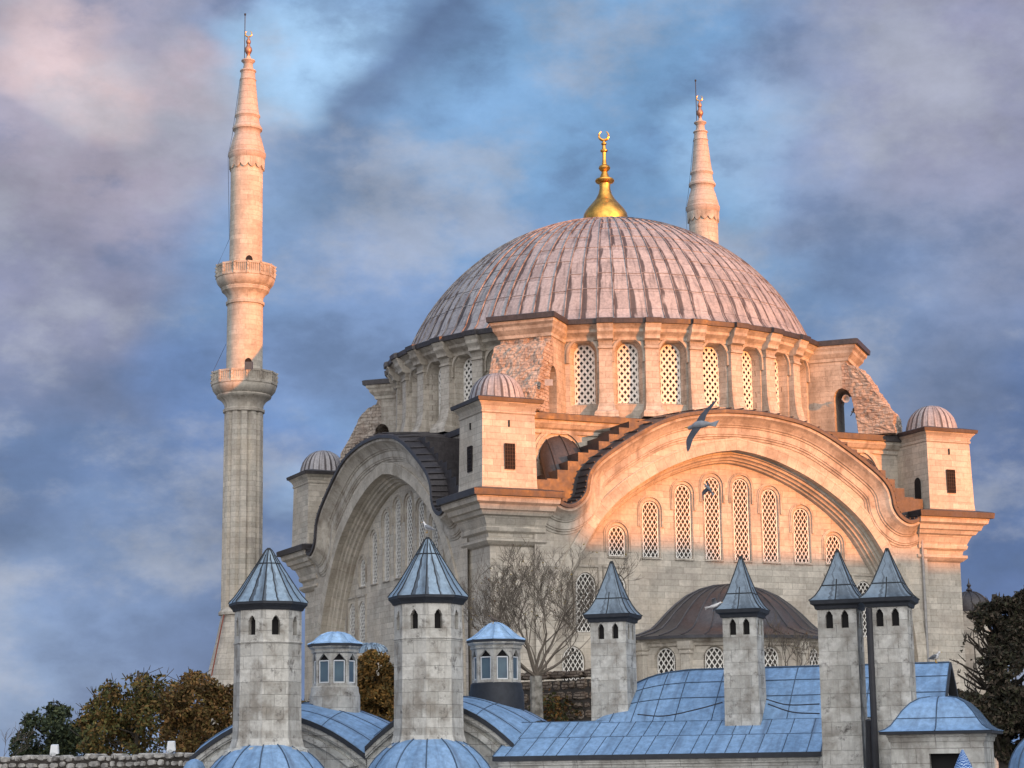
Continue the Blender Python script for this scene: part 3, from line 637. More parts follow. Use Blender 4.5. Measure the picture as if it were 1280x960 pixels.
# dome
mb=MB(); mb.smooth=True
RD,ZD=15.75,23.5; NS=84; prof=[(15.55,28.68),(15.2,28.78),(14.95,28.95)]
a0=math.asin((29.4-ZD)/RD)
for i in range(25): 
    a=a0+(PI/2-.03-a0)*i/24; prof.append((RD*math.cos(a),ZD+RD*math.sin(a)))
mb.lathe(prof,NS*2,uvw=NS*1.02/(2*PI),cap1=True)
mb.smooth=False
dome=mb
for k in range(NS):
    th=2*PI*k/NS; pts=[]; rs=[]
    top=len(prof) if k%2==0 else (len(prof)-5)
    hh=.05+.02*random.random(); ww=.045
    L_,R2,T_=[],[],[]
    ring=[]
    for i in range(top):
        r,z=prof[i]; 
        if i+1<len(prof): tr,tz=prof[i+1][0]-r,prof[i+1][1]-z
        l=math.hypot(tr,tz) or 1; nr,nz=tz/l,-tr/l
        jit=0
        dth=ww/max(r,1.0)
        P=lambda a,o: ((r+nr*o)*math.cos(th+a),(r+nr*o)*math.sin(th+a),z+nz*o)
        ring.append([P(-dth,-.02),P(-dth*.6,hh),P(dth*.6,hh),P(dth,-.02)])
    mb.m=1; mb.loft(ring,closed=False,uv=lambda i,j:(.5,.5+i)); mb.m=0
# lapped sheet joints, each a small step
for li in range(5,len(prof)-3,2):
    for k in range(NS):
        if random.random()<.12: continue
        t0,t1=2*PI*k/NS,2*PI*(k+1)/NS; r,z=prof[li]; r2,z2=prof[li+1]; dj=random.uniform(-.12,.12)
        f=.5+dj; rr=r+(r2-r)*f; zz=z+(z2-z)*f; l=math.hypot(rr,zz-ZD); nr,nz=rr/l,(zz-ZD)/l
        P=lambda t,o,dz: ((rr+nr*o-dz*nz)*math.cos(t),(rr+nr*o-dz*nz)*math.sin(t),zz+nz*o+dz*nr)
        mb.add([P(t0,.0,.06),P(t1,.0,.06),P(t1,.045,-.03),P(t0,.045,-.03),P(t1,-.03,-.04),P(t0,-.03,-.04)],[(0,3,2,1),(3,5,4,2)],[[(.5,.5)]*4]*2)
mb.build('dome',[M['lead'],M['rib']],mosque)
# gilded finial
mb=MB(); mb.smooth=True
mb.lathe([(1.55,38.9),(1.64,39.4),(1.66,39.75),(1.60,40.05),(1.40,40.4),(1.06,40.8),(.72,41.2),(.50,41.6),(.39,42.05),(.42,42.38),(.66,42.5),(.72,42.62),(.66,42.74),(.4,42.84),(.34,42.95),(.26,43.15),(.2,43.32),(.36,43.45),(.44,43.6),(.38,43.75),(.2,43.86),(.15,44.1),(.13,44.5),(.15,44.8),(.27,44.9),(.28,44.98),(.15,45.06),(.12,45.35),(.2,45.45),(.2,45.52),(.1,45.6),(.08,45.8),(.02,45.82)],40)
fin=mb.build('finial',M['gold'],mosque)
def crescent(parent,c,R,t,mat,name='crescent'):
    mb=MB(); pts=[];rs=[]
    rx=_r
    for i in range(25):
        a=R_(-60)-(R_(0)) + (i/24)*R_(300)+R_(0)
        a=R_(-90)+R_(-150)+R_(300)*i/24
        pts.append(Vector(c)+Vector((rx.x*math.cos(a),rx.y*math.cos(a),math.sin(a)))*R); rs.append(t*(.25+.75*math.sin(PI*i/24)))
    mb.smooth=True; mb.tube(pts,rs,8); return mb.build(name,mat,parent)
crescent(fin,(0,0,46.12),.36,.11,M['gold'])

# ---- diagonal buttresses
def buttress(i):
    th=R_(45+90*i); xf=Matrix.Rotation(th,4,'Z')
    # local: x tangential, -y radial
    hw=1.75
    outl=[(14.4,22.0),(16.7,22.0),(16.7,24.75),(16.78,25.05),(17.0,25.28),(17.3,25.36),(17.6,25.26),(17.82,25.0),(17.95,24.5),(18.15,23.4),(18.3,22.0),(20.75,22.0),(20.7,23.3),(20.2,23.95),(19.55,25.0),(19.2,25.7),(18.85,26.3),(18.2,26.75),(17.75,26.85),(17.7,27.3),(14.4,27.3)]
    rnd=random.Random(i*5+1)
    def side(x): return [(x,-r,z) for r,z in outl]
    smooth_o=[(14.4,22.0),(16.7,22.0),(16.7,24.75),(16.78,25.05),(17.0,25.28),(17.3,25.36),(17.35,26.88),(17.7,27.3),(14.4,27.3)]
    mb=MB(); mb.poly([(-hw,-r,z) for r,z in smooth_o]); mb.poly([(hw,-r,z) for r,z in smooth_o],rev=True)
    n=len(smooth_o); mb.loft([[(-hw,-r,z) for r,z in smooth_o],[(hw,-r,z) for r,z in smooth_o]],closed=True)
    b=mb.build('buttress',M['drum'],mosque,xf)
    ro=[(17.3,25.36),(17.6,25.26),(17.82,25.0),(17.95,24.5),(18.15,23.4),(18.3,22.0),(20.75,22.0),(20.7,22.8),(20.65,23.3),(20.35,23.8),(20.05,24.1),(19.8,24.6),(19.5,25.0),(19.3,25.5),(19.05,26.0),(18.8,26.35),(18.5,26.62),(18.1,26.78),(17.75,26.85),(17.6,27.2),(17.32,27.28)]
    mb=MB(); rings=[]; K=7
    for k in range(K+1):
        x=-hw+2*hw*k/K; ring=[]
        for q,(r,z) in enumerate(ro):
            nn=noise.noise(Vector((x*1.7+i*9,r*1.3,z*1.3)))
            e=0 if q<6 else nn*.16
            xx=x*(1.0 if 0<k<K else 1.0)
            ring.append((xx,-(r+e-(.06 if q<6 else 0)*0),z+e*.8))
        rings.append(ring)
    mb.loft(rings,closed=True); mb.poly(rings[0]); mb.poly(rings[-1],rev=True)
    bm=MB(); o=mb.build('buttress_arm',M['rough'],b,xf)
    o2=o.modifiers.new('sub','SUBSURF'); o2.subdivision_type='SIMPLE'; o2.levels=o2.render_levels=3
    tx=bpy.data.textures.new('erosion','CLOUDS'); tx.noise_scale=.35; tx.noise_depth=3
    dm=o.modifiers.new('d','DISPLACE'); dm.texture=tx; dm.strength=.28; dm.mid_level=.55; dm.texture_coords='LOCAL'
    # cornice of the block
    mb=MB()
    def rr(w_,r,z): return [(-w_,-14.2,z),(-w_,-r,z),(w_,-r,z),(w_,-14.2,z)]
    mb.loft([rr(*a) for a in((hw,17.6,27.2),(hw+.08,17.8,27.25),(hw+.1,17.85,27.45),(hw+.18,17.95,27.55),(hw+.3,18.15,27.75),(hw+.32,18.2,27.95),(hw+.42,18.38,28.1),(hw+.46,18.42,28.3))],closed=False)
    mb.build('block_cornice',M['trim'],b,xf)
    mb=MB(); mb.loft([rr(*a) for a in((hw+.4,18.35,28.28),(hw+.58,18.6,28.3),(hw+.6,18.64,28.62),(hw+.5,18.5,28.68),(0.01,17,29.0))],closed=False)
    mb.build('block_coping',M['leadd'],b,xf)
for i in range(4): buttress(i)

# ---- apse with a bell-shaped lead roof
A=[(-6.9,16.0),(-6.9,17.0),(-5.1,19.3),(-1.9,20.6),(2.2,20.6),(5.4,19.3),(7.2,17.0),(7.2,16.0)]
ac=(0.1,16.0)
def ap(k,z,e=0): # scale about the centre, plus outward offset e
    out=[]
    for u,o_ in A:
        du,do=u-ac[0],o_-ac[1]; l=math.hypot(du,do); s_=(k+e/l)
        out.append((ac[0]+du*s_,-(ac[1]+do*s_),z))
    return out
mb=MB(); holes={}
apw=[]
for i in range(1,6):
    a=Vector((A[i][0],-A[i][1],0)); b=Vector((A[i+1][0],-A[i+1][1],0)); t=(b-a).normalized(); nn=Vector((t.y,-t.x,0)); c=(a+b)/2
    L_=(b-a).length; wd=1.15; 
    T=lambda x,y,z: tuple(c+t*x-nn*y+Vector((0,0,z)))
    ol=arch_outline(wd+.3,2.0,True,flat=.9)
    mb.poly([T(-L_/2,0,GZ),T(L_/2,0,GZ),T(L_/2,0,7.5),T(-L_/2,0,7.5)],[[T(p.x,0,5.25+p.y) for p in ol]])
    il=arch_outline(wd+.02,1.82,True,flat=.9); reveal(mb,ol,[Vector((p.x,p.y+.08)) for p in il],0,.3,f=T,off=(0,5.25))
    mt=Matrix(((t.x,-nn.x,0,c.x),(t.y,-nn.y,0,c.y),(0,0,1,0),(0,0,0,1)))
    apw.append((mt@Matrix.Translation((0,.22,5.33)),wd))
for i in(0,6):
    a=A[i];b=A[i+1]; mb.poly([(a[0],-a[1],GZ),(b[0],-b[1],GZ),(b[0],-b[1],7.5),(a[0],-a[1],7.5)])
apse=mb.build('apse',M['lime'],mosque)
for mt,wd in apw: window(apse,mt,wd,1.82,.34,.50,.07,True,flat=.9)
for i in range(1,7):
    u,o_=A[i]; p=Vector((u-ac[0],-(o_-ac[1]),0)).normalized(); base=Vector((u,-o_,0)); q=Vector((-p.y,p.x,0))
    ring=[]
    for z,w_,r in((4.0,.42,.35),(5.0,.42,.35),(5.15,.30,.25),(6.7,.28,.22),(6.78,.36,.30),(6.9,.36,.30),(6.95,.32,.26),(7.05,.40,.36),(7.25,.44,.40),(7.5,.46,.42)):
        ring.append([tuple(base+q*w_-p*.3+Vector((0,0,z))),tuple(base+q*w_+p*r+Vector((0,0,z))),tuple(base-q*w_+p*r+Vector((0,0,z))),tuple(base-q*w_-p*.3+Vector((0,0,z)))])
    mb=MB(); mb.loft(ring,closed=False); mb.build('apse_pilaster',M['trim'],apse)

mb=MB(); mb.loft([ap(1,z,e) for z,e in((7.2,0),(7.25,.12),(7.4,.16),(7.5,.34),(7.7,.46))],closed=False); mb.build('apse_cornice',M['trim'],apse)
mb=MB(); mb.smooth=True
def bez(i): return None
bell=[(1.0,.62,7.66),(1.0,.64,7.85),(.93,.3,8.05),(.85,.0,8.38),(.77,0,8.85),(.69,0,9.4),(.59,0,9.98),(.47,0,10.55),(.33,0,10.98),(.18,0,11.25),(.02,0,11.35)]
def apc(k,e,z):
    P=ap(k,z,e); pts=[Vector(p) for p in P]; o=crom(pts,5); return [tuple(p) for p in o]
mb.loft([apc(k,e,z) for k,e,z in bell],closed=False,uv=lambda i,j:(j*.45,i*.6)); mb.smooth=False
for j in range(2,34,2):
    mb.tube([Vector(apc(k,e,z)[j])+Vector((0,0,.03)) for k,e,z in bell[1:]],.045,5)
mb.build('apse_roof',M['leadg'],apse)
# drain pipe on the right-hand pier
mb=MB(); mb.tube([(13.95,-17.62,15.2),(13.95,-17.62,3)],.09,8); mb.build('drainpipe',M['pipe'],mosque)

# ================================================================== MINARETS
def minaret(c,label):
    base=empty('minaret',(c[0],c[1],GZ),label,'minaret','stone minarets rising behind the mosque')
    def rib(prof,n,amt,mat,name,par=base,smooth=False):
        mb=MB(cyl=(c[0],c[1],prof[0][0])); rings=[]
        for r,z in prof:
            rings.append([(c[0]+r*(1-amt*(j%4==0))*math.cos(2*PI*j/n),c[1]+r*(1-amt*(j%4==0))*math.sin(2*PI*j/n),z) for j in range(n)])
        mb.loft(rings,cap1=True); return mb.build(name,mat,par)
    rib([(3.3,GZ),(3.2,2),(2.9,5.5),(2.45,7.5),(1.95,9.6),(1.62,11.3),(1.55,11.75)],32,.0,M['lime'],'base')
    mb=MB(); mb.smooth=True; mb.lathe([(1.5,11.7),(1.74,11.76),(1.76,11.95),(1.62,12.1),(1.5,12.3)],32,c); mb.build('base_ring',M['trim'],base)
    rib([(1.56,12.2),(1.54,20),(1.50,27.6)],48,.13,M['lime'],'fluted_shaft')
    mb=MB(cyl=(c[0],c[1],1.42)); mb.smooth=True; mb.lathe([(1.42,29.5),(1.40,36.2)],32,c); mb.build('shaft',M['lime'],base)
    mb=MB(cyl=(c[0],c[1],1.3)); mb.smooth=True; mb.lathe([(1.30,38.0),(1.27,47.6)],32,c); mb.build('shaft',M['lime'],base)
    def balcony(z,R,r0,rs):
        mb=MB(); mb.smooth=True
        mb.lathe([(r0,z-3.1),(r0+.16,z-3.05),(r0+.18,z-2.85),(r0+.05,z-2.75),(r0+.08,z-2.45),(r0+.28,z-2.15),(r0+.5,z-1.98),(R-.42,z-1.9),(R-.36,z-1.78),(R-.42,z-1.7),(R-.3,z-1.62),(R-.08,z-1.35),(R+.02,z-1.05),(R-.0,z-.98),(R+.06,z-.95),(R+.06,z-.86),(rs-.1,z-.84)],48,c)
        b=mb.build('balcony',M['trim'],base)
        mb=MB(); NP=14
        for k in range(NP):
            a=2*PI*k/NP; a2=2*PI*(k+1)/NP
            p=Vector((c[0]+R*math.cos(a),c[1]+R*math.sin(a),0)); q=Vector((c[0]+R*math.cos(a2),c[1]+R*math.sin(a2),0)); t=(q-p).normalized(); nn=Vector((t.y,-t.x,0)); L_=(q-p).length
            mb.obox(p+Vector((0,0,z-.43)),t*.09,nn*.1,Vector((0,0,.47)))
            for zz in(-.62,-.3,.0): mb.obox(p+nn*.1+Vector((0,0,z+zz)),t*.05,nn*.06,Vector((0,0,.05)))
            mid=(p+q)/2
            mb.obox(mid+Vector((0,0,z-.02)),t*(L_/2-.07),nn*.08,Vector((0,0,.08))); mb.obox(mid+Vector((0,0,z-.80)),t*(L_/2-.07),nn*.08,Vector((0,0,.07)))
            mb.obox(mid+Vector((0,0,z-.42))-nn*.02,t*(L_/2-.07),nn*.03,Vector((0,0,.32)))
            for s in(-2,-1,0,1,2): mb.obox(mid+t*(s*L_*.16)+Vector((0,0,z-.42)),t*.035,nn*.055,Vector((0,0,.32)))
        mb.build('balustrade',M['trim'],b)
    balcony(39.12,2.28,1.34,1.28); balcony(30.52,2.5,1.45,1.4)
    for zb,rs in((38.3,1.29),(29.7,1.41)):
        th=math.atan2(CY-c[1],CX-c[0])+R_(12); mb=MB(); X=Vector((-math.sin(th),math.cos(th),0)); O=Vector((math.cos(th),math.sin(th),0))
        P=Vector((c[0],c[1],0))+O*(rs+.01)
        mb.add([tuple(P+X*p.x+Vector((0,0,zb+p.y))) for p in arch_outline(.55,1.55 if zb>35 else 1.9,True)],[tuple(range(len(arch_outline(.55,1.5,True))))]); mb.build('door',M['dark'],base)
    mb=MB(cyl=(c[0],c[1],1.2)); mb.smooth=True
    mb.lathe([(1.27,47.35),(1.33,47.4),(1.34,47.95),(1.42,48.05),(1.5,48.3),(1.5,48.5),(1.38,48.6),(1.40,48.75),(1.28,49.2),(1.16,49.7),(1.06,49.95),(1.0,50.2),(1.05,50.35),(1.18,50.45),(1.2,50.6),(1.10,50.75),(1.0,50.95),(.93,51.3),(.94,51.5),(1.02,51.6),(1.0,51.72),(.92,51.85),(.82,52.6),(.72,53.6),(.62,54.55),(.64,54.6),(.68,54.66),(.6,54.75),(.56,55.3),(.6,55.35),(.66,55.42),(.62,55.5),(.42,55.6),(.36,55.95),(.38,56.1),(.56,56.28),(.54,56.36),(.24,56.42),(.16,56.7)],40,c)
    sp=mb.build('spire',M['lime2'],base)
    mb=MB()
    for k in range(14): # scalloped hangings carved round the neck
        a=2*PI*k/14
        for i in range(6):
            b=a+2*PI/14*(i/6); b2=a+2*PI/14*((i+1)/6)
            f=lambda t:47.42-.32*math.sin(PI*t)
            P=lambda an,z,r:(c[0]+r*math.cos(an),c[1]+r*math.sin(an),z)
            mb.add([P(b,f(i/6),1.40),P(b2,f((i+1)/6),1.40),P(b2,47.95,1.42),P(b,47.95,1.42),P(b,f(i/6),1.28),P(b2,f((i+1)/6),1.28)],[(0,1,2,3),(4,5,1,0)])
    mb.build('carved_band',M['trim'],sp)
    mb=MB(); mb.smooth=True
    mb.lathe([(.15,56.6),(.14,56.85),(.22,56.98),(.31,57.2),(.26,57.42),(.16,57.55),(.12,57.72),(.17,57.8),(.2,57.95),(.15,58.1),(.08,58.2),(.06,58.4)],24,c)
    fn=mb.build('finial',M['oldgold'],base); crescent(fn,(c[0],c[1],58.62),.26,.06,M['gold'])
    lp=Vector((c[0],c[1],0))-_r*.3
    mb=MB(); mb.tube([lp+Vector((0,0,55.2)),lp+Vector((0,0,60.3))],.035,5); mb.tube([lp+Vector((0,0,60.2)),lp+Vector((0,0,60.35))],.08,6)
    pts=[lp+Vector((0,0,56)),lp-_r*.35+Vector((0,0,54.7)),Vector((c[0],c[1],50))-_r*1.22,Vector((c[0],c[1],48.4))-_r*1.52,Vector((c[0],c[1],41.5))-_r*1.32,Vector((c[0],c[1],39.2))-_r*2.3]
    mb.tube(pts,.016,4); mb.tube([Vector((c[0],c[1],33))-_r*1.46,Vector((c[0],c[1],30.7))-_r*2.5],.014,4)
    mb.build('lightning_rod',M['wire'],base)
    return base
M['lime2']=stone('spire stone',(.52,.45,.39),(.45,.39,.34),(.28,.23,.20),2.2,.55,stain=(.30,.24,.21),stain_amt=.5,grime=.25,streak=.3,ms=.02,seed=13,bump=.15)
mA=minaret((-20.9,21.6),'tall stone minaret at the left with two balconies and a fluted lower shaft, half sunlit')
mBt=minaret((20.9,21.6),'pointed minaret top rising behind the right side of the big dome')
mb=MB(); c=Vector((-20.9,21.6,0))
q=c-_r*1.15-FW*1.2
mb.tube([q+Vector((0,0,12.0)),q+Vector((0,0,11))-_r*.15-FW*.4,q+Vector((0,0,7.5))-_r*.75-FW*.9],.05,6); mb.build('base_cable',M['redpipe'],mA)
# ================================================================== FOREGROUND BUILDINGS
HA=R_(43.5)
U=Vector((math.cos(HA),-math.sin(HA),0)); V=Vector((math.sin(HA),math.cos(HA),0)); ZZ=Vector((0,0,1))
def frame(o): return Matrix(((U.x,V.x,0,o.x),(U.y,V.y,0,o.y),(0,0,1,o.z),(0,0,0,1)))
def ngon(r,z,n=8,a0=0,c=(0,0)): return [(c[0]+r*math.cos(a0+2*PI*j/n),c[1]+r*math.sin(a0+2*PI*j/n),z) for j in range(n)]
def slotshape(w,h): # slot with small ogee head
    return [(-w/2,0),(w/2,0),(w/2,h*.72),(w*.36,h*.80),(w*.30,h*.88),(0,h),(-w*.30,h*.88),(-w*.36,h*.80),(-w/2,h*.72)]

# ---- left hall: two square bays with sail-vault roofs
hall=empty('vaulted_hall',at(455,990,62)*1,'low hall with two vaulted blue lead roofs, octagonal chimneys and small lanterns','building')
def bay(pl,pr_,papex,dz,depth,name_i):
    """front verge corners pl, pr_ (3d), apex height"""
    o=(pl+pr_)/2; o.z=0; hw=((pr_-pl).length)/2; zc0=(pl.z+pr_.z)/2; rise=papex-zc0
    F=frame(o); D2=depth
    def zf(u,v): # u -1..1, v 0..1
        fu=1-abs(u)**1.75; fv=1-(2*v-1)**2
        return zc0+rise*fu*(1) + dz*fv*(.35+.65*fu)+ (.95*rise*(1-fu))*fv*.55
    n=16; mb=MB(); mb.smooth=True
    rings=[[(hw*1.02*(2*j/n-1),-.06+(D2+.06)*i/n,zf(2*j/n-1,i/n)) for j in range(n+1)] for i in range(n+1)]
    mb.loft(rings,closed=False,uv=lambda i,j:(i*.3,j*.3)); mb.smooth=False
    mb.m=1
    for i in range(2,n,3):
        mb.tube([Vector(p)+Vector((0,0,.006)) for p in rings[i]],.017,5)
    for j in(4,8,12): mb.tube([Vector(rings[i][j])+Vector((0,0,.008)) for i in range(0,n+1)],.014,4)
    rf=mb.build('roof',[M['leadb'],M['seam']],hall,F)
    mb=MB(); top=[Vector(p) for p in rings[0]]
    mb.loft([[tuple(p+Vector((0,0,.02))) for p in top],[tuple(p+Vector((0,-.08,.02))) for p in top],[tuple(p+Vector((0,-.08,-.13))) for p in top],[tuple(p+Vector((0,.02,-.13))) for p in top]],closed=False)
    mb.build('roof_edge',M['fascia'],rf,F)
    mb=MB(); # cornice band & arch band beneath the verge
    for (a,b,pr) in((.13,.27,.06),(.27,.33,.02)):
        mb.loft([[tuple(p+Vector((0,.10,-a))) for p in top],[tuple(p+Vector((0,.02-pr,-a))) for p in top],[tuple(p+Vector((0,.02-pr,-b))) for p in top],[tuple(p+Vector((0,.10,-b))) for p in top]],closed=False)
    mb.loft([[(p.x*.86,.0,p.z*.9-.5) for p in top],[(p.x*.86,-.0,p.z*.9-.5) for p in top]],closed=False)
    for (s0,s1,pr) in((.80,.90,.05),):
        mb.loft([[(p.x*s1,.06,(p.z-zc0)*s1+zc0-.30) for p in top],[(p.x*s1,-pr,(p.z-zc0)*s1+zc0-.30) for p in top],[(p.x*s0,-pr,(p.z-zc0)*s0+zc0-.34) for p in top],[(p.x*s0,.06,(p.z-zc0)*s0+zc0-.34) for p in top]],closed=False)
    mb.build('gable_moulding',M['wallw'],hall,F)
    mb=MB(); mb.poly([(-hw,.04,GZ),(hw,.04,GZ)]+[(p.x,.04,p.z-.1) for p in reversed(top)]); mb.box((-hw,.1,GZ),(hw,D2,zc0-.3))
    bk=[(p[0],D2,p[2]) for p in rings[-1]]; mb.poly([(hw,D2,GZ),(-hw,D2,GZ)]+[(p[0],p[1],p[2]-.02) for p in bk])
    for s in(-1,1):
        e=[Vector(r[0 if s<0 else -1]) for r in rings]; mb.poly([(s*hw,0.04,GZ)]+[(s*hw,max(.04,p.y),p.z-.02) for p in e]+[(s*hw,D2,GZ)])
    mb.build('wall',M['wallw'],hall,F); return F,zf,hw
# bay A
Dv=60
plA=at(241,948,61.4); prA=at(457,944,59.6)
FA,zfA,hwA=bay(plA,prA,at(340,893,60.4).z,.42,5.0,0)
plB=at(461,944,59.5); prB=at(641,921,58.0)
prB.z=plB.z=(plB.z+prB.z)/2+.0
FB,zfB,hwB=bay(plB,prB,at(545,879,59).z,.26,5.0,1)

# octagonal chimney prototype
def oct_chimney(px,py,ptop,D,parent,tipy,eavey,w):
    o=at(px,py,D); zb=o.z; o.z=0; s=D/FPX; zt=at(px,eavey+6,D).z; ztip=at(px,tipy,D).z; ze=at(px,eavey,D).z
    R=w*s/2/math.cos(R_(10)); F=Matrix.Translation(o)@Matrix.Rotation(-YAW-.02+ (0.0),4,'Z'); a0=-PI/2
    mb=MB(); zw=zt-.56
    zband=at(px,py-(py-ptop),D).z
    def ring(r,z): return ngon(r,z,8,a0)
    prof=[(R*1.10,zb-.3),(R*1.09,zb+.05),(R*1.02,zb+.28),(R*1.0,zb+.5),(R*.985,zband-.02),(R*1.015,zband-.01),(R*1.015,zband+.02),(R*.985,zband+.03)]
    mb.loft([ring(r,z) for r,z in prof])
    # top storey faces with slots
    rr=R*.985
    for j in range(8):
        a=Vector(ngon(rr,0,8,a0)[j]); b=Vector(ngon(rr,0,8,a0)[(j+1)%8]); t=(b-a).normalized(); nn=Vector((t.y,-t.x,0)); L_=(b-a).length; c=(a+b)/2
        sh=slotshape(.235,.56); z0=zt-.72
        T=lambda x,y,z: tuple(c+t*x-nn*y+Vector((0,0,z)))
        mb.poly([T(-L_/2,0,zband+.03),T(L_/2,0,zband+.03),T(L_/2,0,zt+.02),T(-L_/2,0,zt+.02)],[[T(x,0,z0+z) for x,z in sh]])
        mb.loft([[T(x,.22,z0+z) for x,z in sh],[T(x,0,z0+z) for x,z in sh]])
    ch=mb.build('chimney',M['chim'],parent,F)
    mb=MB(); mb.loft([ngon(R*.80,z,8,a0) for z in(zband,zt)],cap0=True,cap1=True); mb.build('flue',M['dark'],ch,F)
    RE=R*1.16
    mb=MB(); mb.loft([ngon(r,z,8,a0) for r,z in((R*.9,zt-.02),(R*1.03,zt),(R*1.06,zt+.06),(RE*.97,zt+.13),(RE,zt+.16),(RE,zt+.225),(RE*.96,zt+.25))],cap0=True); mb.build('chimney_eave',M['fascia'],ch,F)
    mb=MB(); n=16; z0=zt+.24; Hh=ztip-z0
    prof=[(RE*1.01,z0-.01),(RE*.99,z0+.03),(RE*.86,z0+Hh*.12),(RE*.70,z0+Hh*.28),(RE*.50,z0+Hh*.50),(RE*.30,z0+Hh*.72),(RE*.16,z0+Hh*.88),(RE*.085,z0+Hh*.965),(RE*.03,z0+Hh)]
    rg=[ngon(r,z,8,a0) for r,z in prof]; 
    mb.loft(rg,uv=lambda i,j:(j*.75,prof[i][1]),cap1=True); mb.m=1
    for j in range(16):
        pts=[]
        for r in rg:
            p=Vector(r[(j//2)%8]) if j%2==0 else (Vector(r[(j//2)%8])+Vector(r[(j//2+1)%8]))/2
            pts.append(p+Vector((0,0,.012)))
        mb.tube(pts if j%2==0 else pts[:-2],.017 if j%2==0 else .012,5)
    k=6; mid=[Vector(p)*1.0 for p in ngon(prof[5][0]*1.0,prof[5][1],8,a0)]; mid.append(mid[0])
    mb.tube([m_*1.0+Vector((m_.x*.02,m_.y*.02,0)) for m_ in mid],.018,4)
    mb.tube([Vector((0,0,ztip-.10)),Vector((0,0,ztip+.03))],[.085,.05],8)
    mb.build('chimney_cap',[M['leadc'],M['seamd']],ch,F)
    mb=MB(); 
    rg=[]
    for i in range(24):
        a=2*PI*i/24; rg.append((a,))
    def wob(r,z,s): return [((r+.05*noise.noise(Vector((math.cos(2*PI*j/32)*3,math.sin(2*PI*j/32)*3,s))))*math.cos(2*PI*j/32),(r+.05*noise.noise(Vector((math.cos(2*PI*j/32)*3,math.sin(2*PI*j/32)*3,s))))*math.sin(2*PI*j/32),z+.03*noise.noise(Vector((math.cos(2*PI*j/32)*4,math.sin(2*PI*j/32)*4,s+5)))) for j in range(32)]
    mb.loft([wob(R*1.3,zb-.22,1),wob(R*1.2,zb-.02,2),wob(R*1.08,zb+.04,3)]); mb.build('mortar_skirt',M['wallw'],ch,F)
    return ch
c1=oct_chimney(333.5,936,803,57.6,hall,681,756,85)
c2=oct_chimney(536,932,798,57.2,hall,667,748,86)
tag(c1,'octagonal stone chimney with a plain conical lead cap'); tag(c2,'octagonal stone chimney whose cap carries a standing gull')
# small hearth domes at the chimney feet
def hearth(px,D,zc,R,name='hearth_dome'):
    o=at(px,955,D); o.z=0; F=Matrix.Translation(o)@Matrix.Rotation(-YAW,4,'Z'); mb=MB(); mb.smooth=True; n=8; NN=48
    rings=[]
    for i in range(11):
        a=R_(88-i*7.5); r=R*math.cos(a); z=zc+R*math.sin(a)
        rings.append([((r*(1-.035*(1-abs(math.cos(j/NN*2*PI*4)))))*math.cos(2*PI*j/NN),(r*(1-.035*(1-abs(math.cos(j/NN*2*PI*4)))))*math.sin(2*PI*j/NN),z) for j in range(NN)])
    mb.loft(rings,uv=lambda i,j:(j*.2,i*.25)); mb.smooth=False; mb.m=1
    for j in range(0,NN,4): mb.tube([Vector(r[j])*1.002+Vector((0,0,.01)) for r in rings],.02,5)
    mb.build(name,[M['leadb'],M['seam']],hall,F)
    mb=MB(); mb.lathe([(R*.98,zc-.1),(R*.98,GZ)],8); mb.build('hearth_wall',M['wallw'],hall,F)
hearth(333.5,57.3,-1.12,2.02); hearth(536,56.9,-1.02,2.02)
